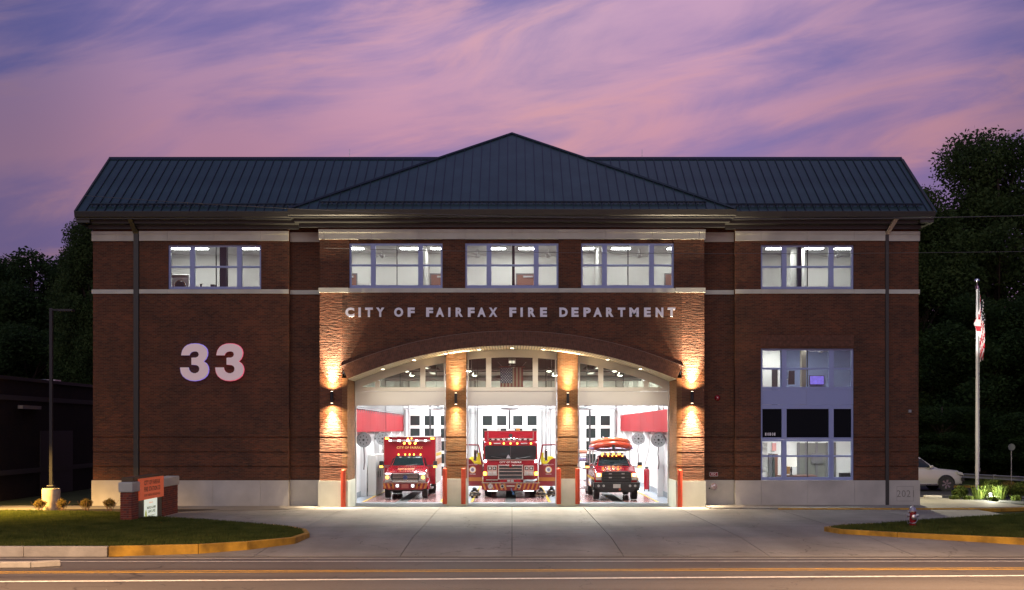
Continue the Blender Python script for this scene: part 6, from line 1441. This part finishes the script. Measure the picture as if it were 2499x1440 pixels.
# ================================================================== TREES
TP = {}
def tree_proto(kind, m, H=10.0):
    t = bpy.data.objects.new('tree', None)
    parts = []
    random.seed(kind * 11 + 3)
    tr = MB(); tr.tube([(0, 0, 0), (.05, .05, .22 * H), (-.08, .1, .45 * H), (.1, 0, .7 * H), (0, .05, .9 * H)], .028 * H, 9, .005 * H)
    cs_, rs_ = [], []
    nb = 46 if kind != 2 else 60
    for k in range(nb):
        h_ = random.uniform(.20, .93) * H if kind != 2 else random.uniform(.04, .9) * H
        pr = math.sin(min(1, max(0.08, (h_ / H - .05) / .95)) * PI) ** .6
        rad = .30 * H * pr * random.uniform(.35, 1.0); a = random.uniform(0, 2 * PI)
        c = (rad * math.cos(a), rad * math.sin(a), h_ + .02 * H); tr.tube([(0, 0, h_ * .72), (c[0] * .6, c[1] * .6, h_ * .9), c], .008 * H, 5, .002 * H)
        cs_.append(c); q = random.uniform(.07, .135) * H; rs_.append((q * 1.25, q * 1.25, q * .75))
    rs2 = list(rs_)
    trunk = tr.build('trunk', BARK, None)
    crown = leaf_cloud('crown', m, cs_, rs2, 120000 if kind != 2 else 90000, (.0145 if kind != 2 else .020) * H * .62, None, flat=.45, shell=.15)
    return trunk, crown
def tree(x, y, H, wid, kind, m, lab, group='trees around the station', name='tree'):
    t = thing(name, lab, 'tree', (x, y, -.05), random.uniform(0, 6), group)
    key = (kind, m.name)
    if key not in TP: TP[key] = tree_proto(kind, m); tk, cr_ = TP[key]
    else: tk, cr_ = TP[key]; tk, cr_ = tk.copy(), cr_.copy(); col.objects.link(tk); col.objects.link(cr_)
    t.scale = (wid / 7.5, wid / 7.5, H / 10.0); tk.parent = t; cr_.parent = t; return t
# right side wood
RT = [(30.6, 36, 21.6, 11.5, 0, 'tree just right of the station roof edge, its crown touching the rake'), (36.0, 35, 25.2, 12.5, 1, 'tallest tree on the right, its ragged crown against the sky'), (43.5, 32, 24.6, 13, 0, 'tree cut by the right picture edge, second tallest'),
      (33.0, 30, 14, 9.5, 2, 'dark bushy tree behind the parked SUV'), (38.5, 26, 13, 10, 2, 'dark bushy tree behind the flagpole'), (44.0, 24, 15, 10, 2, 'dark bushy tree at the right picture edge behind the guardrail'),
      (28.5, 38, 17, 9, 2, 'dark tree hidden mostly by the right station wall'), (29.0, 27.5, 5.5, 7, 2, 'low bush between the SUV and guardrail'), (34.0, 22.5, 5.0, 7, 2, 'low bush behind the guardrail right of the flagpole'), (39.0, 18.5, 6, 8, 2, 'low bush behind the sign post at the far right')]
for i, (x_, y_, H_, w_, k_, lab) in enumerate(RT): tree(x_, y_, H_, w_, k_, LEAF if k_ != 2 else LEAFD, lab)
LTR = [(-30.6, 34, 18.6, 8.0, 1, LEAF, 'slim tree rising above the others beside the left roof corner'), (-27, 40, 18.4, 10, 2, LEAFD, 'dark dense tree close behind the left station wall'), (-33.5, 45, 19.6, 11, 2, LEAFD, 'dark dense tree behind the tall light pole'),
       (-40, 46, 19.9, 11, 2, LEAFD, 'dark dense tree second from the left picture edge'), (-47, 46, 19.6, 12, 2, LEAFD, 'dark dense tree at the left picture edge'), (-30, 39, 12, 10, 2, LEAFD, 'lower dark tree over the neighbouring roof, right'), (-37, 38, 12.5, 10, 2, LEAFD, 'lower dark tree over the neighbouring roof, middle'), (-44, 37.5, 12, 10, 2, LEAFD, 'lower dark tree over the neighbouring roof, left'), (-54, 45, 19.5, 12, 2, LEAFD, 'dark dense tree beyond the left picture edge')]
for x_, y_, H_, w_, k_, m_, lab in LTR: tree(x_, y_, H_, w_, k_, m_, lab)
w_ = st(MB().box(-90, -20, 52, 53, -.1, 13).build('far_hill', LEAFD)); w_ = st(MB().box(20, 95, 42, 43, -.1, 11).build('far_hill', LEAFD))
# ================================================================== FLAGPOLE AND FLAG
FP = thing('flagpole', 'tall white flagpole with silver ball on the right lawn', 'flagpole', (X(2384.5, 62), 12, 0))
MB().lathe([(.10, 0), (.095, 3), (.055, 11.0)], (0, 0, 0), 18).build('pole', POLEW, FP, smooth=True); MB().lathe([(.16, .0), (.13, .12), (.10, .2)], (0, 0, 0), 18).build('base_collar', ALU, FP)
MB().lathe([(.085, 10.95), (.085, 11.12), (.02, 11.14), (.02, 11.28), (.10, 11.31), (.135, 11.40), (.10, 11.49), (.01, 11.53)], (0, 0, 0), 18).build('truck_and_ball', CHROME, FP, smooth=True)
MB().tube([(.11, -.05, 1.2), (.10, -.05, 11.0)], .008, 4).build('halyard', WHT, FP); MB().box(.09, .13, -.08, -.03, 1.1, 1.3).build('cleat', ALU, FP)
FL = thing('american_flag', 'American flag hanging limp and folded from the flagpole', 'flag', (X(2384.5, 62), 12, 0))
me = bpy.data.meshes.new('cloth'); NU, NV = 16, 40; V = []; Fq = []; MI = []
for j in range(NV + 1):
    v = j / NV
    for i in range(NU + 1):
        u = i / NU; spread = min(1, .18 + v * 1.5) * (1 - .45 * max(0, v - .72) / .28)
        x_ = .09 + (.04 + .27 * u * spread) * (1 if u > .0 else 1) - (.33 * max(0, 1 - abs(v - .45) / .22) * (1 if i in (0, 1) else 0)); y_ = -.10 + .10 * math.sin(u * 13 + v * 3) * spread + .03 * math.sin(9 * v)
        z_ = 10.75 - 3.6 * v - (.9 * u * (1 - v) * .8) - .25 * math.sin(u * 6 + 1) * v * .5
        V.append((x_, y_, z_))
for j in range(NV):
    for i in range(NU):
        a = j * (NU + 1) + i; Fq.append((a, a + 1, a + NU + 2, a + NU + 1)); u, v = (i + .5) / NU, (j + .5) / NV
        if v < .36 and u > .25: MI.append(2)
        else: MI.append(int((u * .8 + v * 1.0) * 11) % 2)
me.from_pydata(V, [], Fq); 
for m_ in (FRED, FWHT, NAVY): me.materials.append(m_)
for p, mi in zip(me.polygons, MI): p.material_index = mi; p.use_smooth = True
cl = bpy.data.objects.new('cloth', me); col.objects.link(cl); cl.parent = FL
mb = MB()
for k in range(26): mb.cbox(.20 + random.uniform(-.05, .12) * min(1, .3 + k / 14), -.24, 10.35 - k * .055 + random.uniform(-.02, .02), .035, .01, .035)
mb.build('stars', FWHT, cl)['kind'] = 'stuff'
# uplight and planting
UL = thing('uplight', 'blazing white ground uplight among the plants below the flagpole', 'ground light', (X(2412, 54.6), 4.4, .02))
MB().tube([(0, 0, 0), (0, 0, .12)], .02, 6).build('stake', BLK, UL); MB().tube([(0, -.03, .12), (.05, .10, .30)], .09, 12).build('housing', BLK, UL); MB().lathe([(.07, 0), (.078, .02)], (.055, .12, .305), 14).build('lens', mat('uplight_lens', (1, 1, 1), .5, emit=(1, 1, .9), es=60), UL)
tgt = Vector((X(2384.5, 62), 12, 9.5)) - Vector((X(2412, 54.6), 4.4, .35)); q_ = tgt.to_track_quat('-Z', 'Y').to_euler()
lamp('SPOT', (.04, .15, .36), 14000, (1, .97, .93), .04, tuple(q_), 15, .5, parent=UL)
lamp('POINT', (.0, -.18, .45), 330, (1, .97, .75), .05, parent=UL)
def round_shrub(px, d, r_, m, lab, n=3000):
    t = thing('round_shrub', lab, 'shrub', (X(px, d), d - 50, .02), 0, 'shrubs in the right planting bed')
    leaf_cloud('foliage', m, [(0, 0, r_ * .8), (r_ * .4, .1, r_ * .6), (-r_ * .4, .1, r_ * .6)], [(r_ * .8, r_ * .7, r_ * .7), (r_ * .6, r_ * .5, r_ * .5), (r_ * .6, r_ * .5, r_ * .5)], n, .045, t, shell=.3); MB().tube([(0, 0, 0), (0, 0, r_)], .03, 5).build('stem', BARK, t)
round_shrub(2345, 56, .42, PLANT, 'small round green shrub nearest the parked SUV'); round_shrub(2462, 57, .55, SHRUB, 'reddish brown shrub right of the blazing uplight'); round_shrub(2492, 56, .55, PLANT, 'green shrub at the right picture edge of the bed')
def blades(px, d, h, n, lab, sp=.5):
    t = thing('lily_clump', lab, 'plant', (X(px, d), d - 50, .02), 0, 'leafy clumps in the right planting bed'); V = []; Fq = []
    for k in range(n):
        a = random.uniform(0, 2 * PI); r0 = random.uniform(0, sp * .5); ln = h * random.uniform(.6, 1.1); o_ = random.uniform(.15, .8) * ln; w_ = random.uniform(.012, .026)
        bx_, by_ = r0 * math.cos(a), r0 * math.sin(a); c_, s_ = math.cos(a), math.sin(a); b0 = len(V)
        for q, (rr, zz, ww) in enumerate(((0, 0, w_), (o_ * .4, ln * .75, w_), (o_, ln * .8, w_ * .5))):
            V += [(bx_ + c_ * rr - s_ * ww, by_ + s_ * rr + c_ * ww, zz), (bx_ + c_ * rr + s_ * ww, by_ + s_ * rr - c_ * ww, zz)]
        Fq += [(b0, b0 + 1, b0 + 3, b0 + 2), (b0 + 2, b0 + 3, b0 + 5, b0 + 4)]
    mb = MB(); mb.v = V; mb.f = Fq; mb.build('leaves', PLANT, t)
for px_, d_, h_, n_, lab in ((2388, 55.2, .8, 160, 'leafy clump brightly lit left of the uplight'), (2415, 56.2, 1.1, 240, 'tall leafy clump directly behind the uplight'), (2440, 55.0, .85, 200, 'leafy clump brightly lit right of the uplight'), (2330, 54.6, .25, 120, 'low bright ground cover under the round shrub'), (2362, 54.4, .25, 120, 'low bright ground cover between round shrub and uplight'), (2425, 53.6, .28, 140, 'low leafy tuft in front of the uplight'), (2480, 54.2, .30, 140, 'low dark tuft at the right picture edge')):
    blades(px_, d_, h_, n_, lab)
tag(MB().box(X(2250, 56), X(2292, 56), 5.6, 5.85, .05, .17).build('wheel_stop', KERBC, None, bevel=.03), 'pale concrete wheel stop on the lot behind the station corner', 'wheel stop')
# guardrail
GR = thing('guardrail', 'galvanised guardrail with two steel posts behind the flagpole', 'guardrail')
gp_ = [Vector((26.6, 27.0, .02)), Vector((27.9, 23.6, 0)), Vector((29.3, 19.6, 0)), Vector((30.6, 16.2, 0)), Vector((32.4, 11.6, 0)), Vector((35, 5, 0))]
for k in range(len(gp_) - 1):
    a, b = gp_[k], gp_[k + 1]; t_ = (b - a).normalized(); nn_ = Vector((t_.y, -t_.x, 0)) * -1
    if nn_.y > 0: nn_ = -nn_
    prof = [(.0, .60), (.07, .55), (.0, .47), (.0, .43), (.07, .35), (.0, .30)]
    def pp(P0, o_, z_): return tuple(P0 + nn_ * o_ + Vector((0, 0, z_)))
    mb = MB()
    for (o0, z0), (o1, z1) in zip(prof[:-1], prof[1:]): mb.hexa([pp(a, o0, z0), pp(b, o0, z0), pp(b, o1, z1), pp(a, o1, z1)], [pp(a, o0 - .01, z0), pp(b, o0 - .01, z0), pp(b, o1 - .01, z1), pp(a, o1 - .01, z1)])
    mb.build('rail', STEEL, GR)
    c_ = a if k else a; MB().box(c_.x - .09, c_.x + .09, c_.y + .03, c_.y + .2, -.05, .62).build('post', STEEL, GR)
SP = thing('sign_post', 'slim steel post with small round sign at the far right', 'sign post', (X(2468, 66), 16, 0)); MB().tube([(0, 0, 0), (0, 0, 2.3)], .03, 8).build('post', STEEL, SP); MB().lathe([(.2, -.01), (.2, .01)], (0, -.04, 2.35), 20, 'y').build('plate', mat('sign_back', (.2, .22, .18), .5), SP)
# lamp on the hidden side wall lighting lot, walk and car
sl = thing('side_wall_lamp', 'wall lamp on the side of the station lighting the parking lot', 'wall light', (17.9, 4.2, 4.3)); MB().box(.0, .22, -.15, .15, -.08, .08).build('body', BLK, sl); MB().box(.04, .2, -.12, .12, -.095, -.081).build('lens', mat('side_lens', (1, .9, .6), .5, emit=(1, .85, .55), es=12), sl)
lamp('POINT', (.6, 0, -.18), 1300, (1, .90, .60), .08, parent=sl)
lamp('SPOT', (.35, -2.2, -.15), 260, (1, .88, .55), .08, (PI, 0, 0), 120, .8, parent=sl)
# ================================================================== HYDRANT
HY = thing('fire_hydrant', 'red fire hydrant with silver cap and chain on the right lawn', 'fire hydrant', (X(2227, 38.4), -11.6, .125))
MB().lathe([(.15, 0), (.15, .04), (.105, .05), (.105, .47), (.13, .48), (.13, .51), (.10, .515)], (0, 0, 0), 22).build('barrel', RED, HY, smooth=True)
MB().lathe([(.15, .515), (.15, .54), (.12, .56), (.10, .62), (.05, .665), (.03, .67), (.03, .72), (.01, .725)], (0, 0, 0), 22).build('bonnet', ALU, HY, smooth=True)
for k in range(8): a = k * PI / 4; MB().box(.135 * math.cos(a) - .012, .135 * math.cos(a) + .012, .135 * math.sin(a) - .012, .135 * math.sin(a) + .012, .49, .55).build('bolt', ALU, HY)
for s in (-1, 1): MB().lathe([(.05, s * .10), (.065, s * .13), (.065, s * .18), (.03, s * .20)], (0, 0, .38), 14, 'x').build('hose_cap', ALU, HY)
MB().lathe([(.07, -.10), (.085, -.13), (.085, -.18), (.03, -.20)], (0, 0, .33), 16, 'y').build('pumper_cap', ALU, HY)
MB().tube([(-.18, -.02, .36), (-.20, -.04, .20), (-.17, -.05, .10), (-.12, -.06, .14), (-.05, -.13, .12), (.05, -.14, .14), (.12, -.08, .20), (.17, -.02, .34)], .010, 5).build('chain', ALU, HY)
# ================================================================== POWER LINES
def plan_line(px, x0, y0, x1, y1):   # where a cable running x0,y0 -> x1,y1 passes a sight line
    k = (y1 - y0) / (x1 - x0); a_ = (px - 1249.5) / 2800; x_ = a_ * (50 + y0 - k * x0) / (1 - a_ * k); return x_, y0 + k * (x_ - x0)
for (x0, y0, x1, y1), pts, r_, lab in (((-18.3, .6, 58, -20), [(208, 478), (440, 494), (700, 507), (1260, 530), (1800, 535), (2280, 530), (2499, 527)], .013, 'upper overhead cable from the left roof edge across the front'),
        ((-8.3, -.1, 58, -20), [(790, 604), (860, 609), (1250, 615), (1645, 618), (2100, 618), (2499, 614)], .008, 'lower thin overhead cable crossing in front of the upstairs windows')):
    q = [(plan_line(p[0], x0, y0, x1, y1), p[1]) for p in pts]; xs_ = [v[0][0] for v in q]; zs_ = [Zh(v[1], 50 + v[0][1]) for v in q]
    c = np.polyfit(xs_, zs_, 2); xx = np.linspace(xs_[0], 58, 40); k = (y1 - y0) / (x1 - x0)
    t = thing('power_line', lab, 'power line', (x0, y0, 0)); MB().tube([(x_ - x0, k * (x_ - x0), float(np.polyval(c, x_))) for x_ in xx], r_, 5).build('cable', WIREM, t)
for s in (1,):
    t = thing('utility_pole', 'wooden utility pole far right along the road', 'utility pole', (s * 58, -20, -.15)); MB().lathe([(.16, 0), (.11, 22)], (0, 0, 0), 12).build('pole', BARK, t)
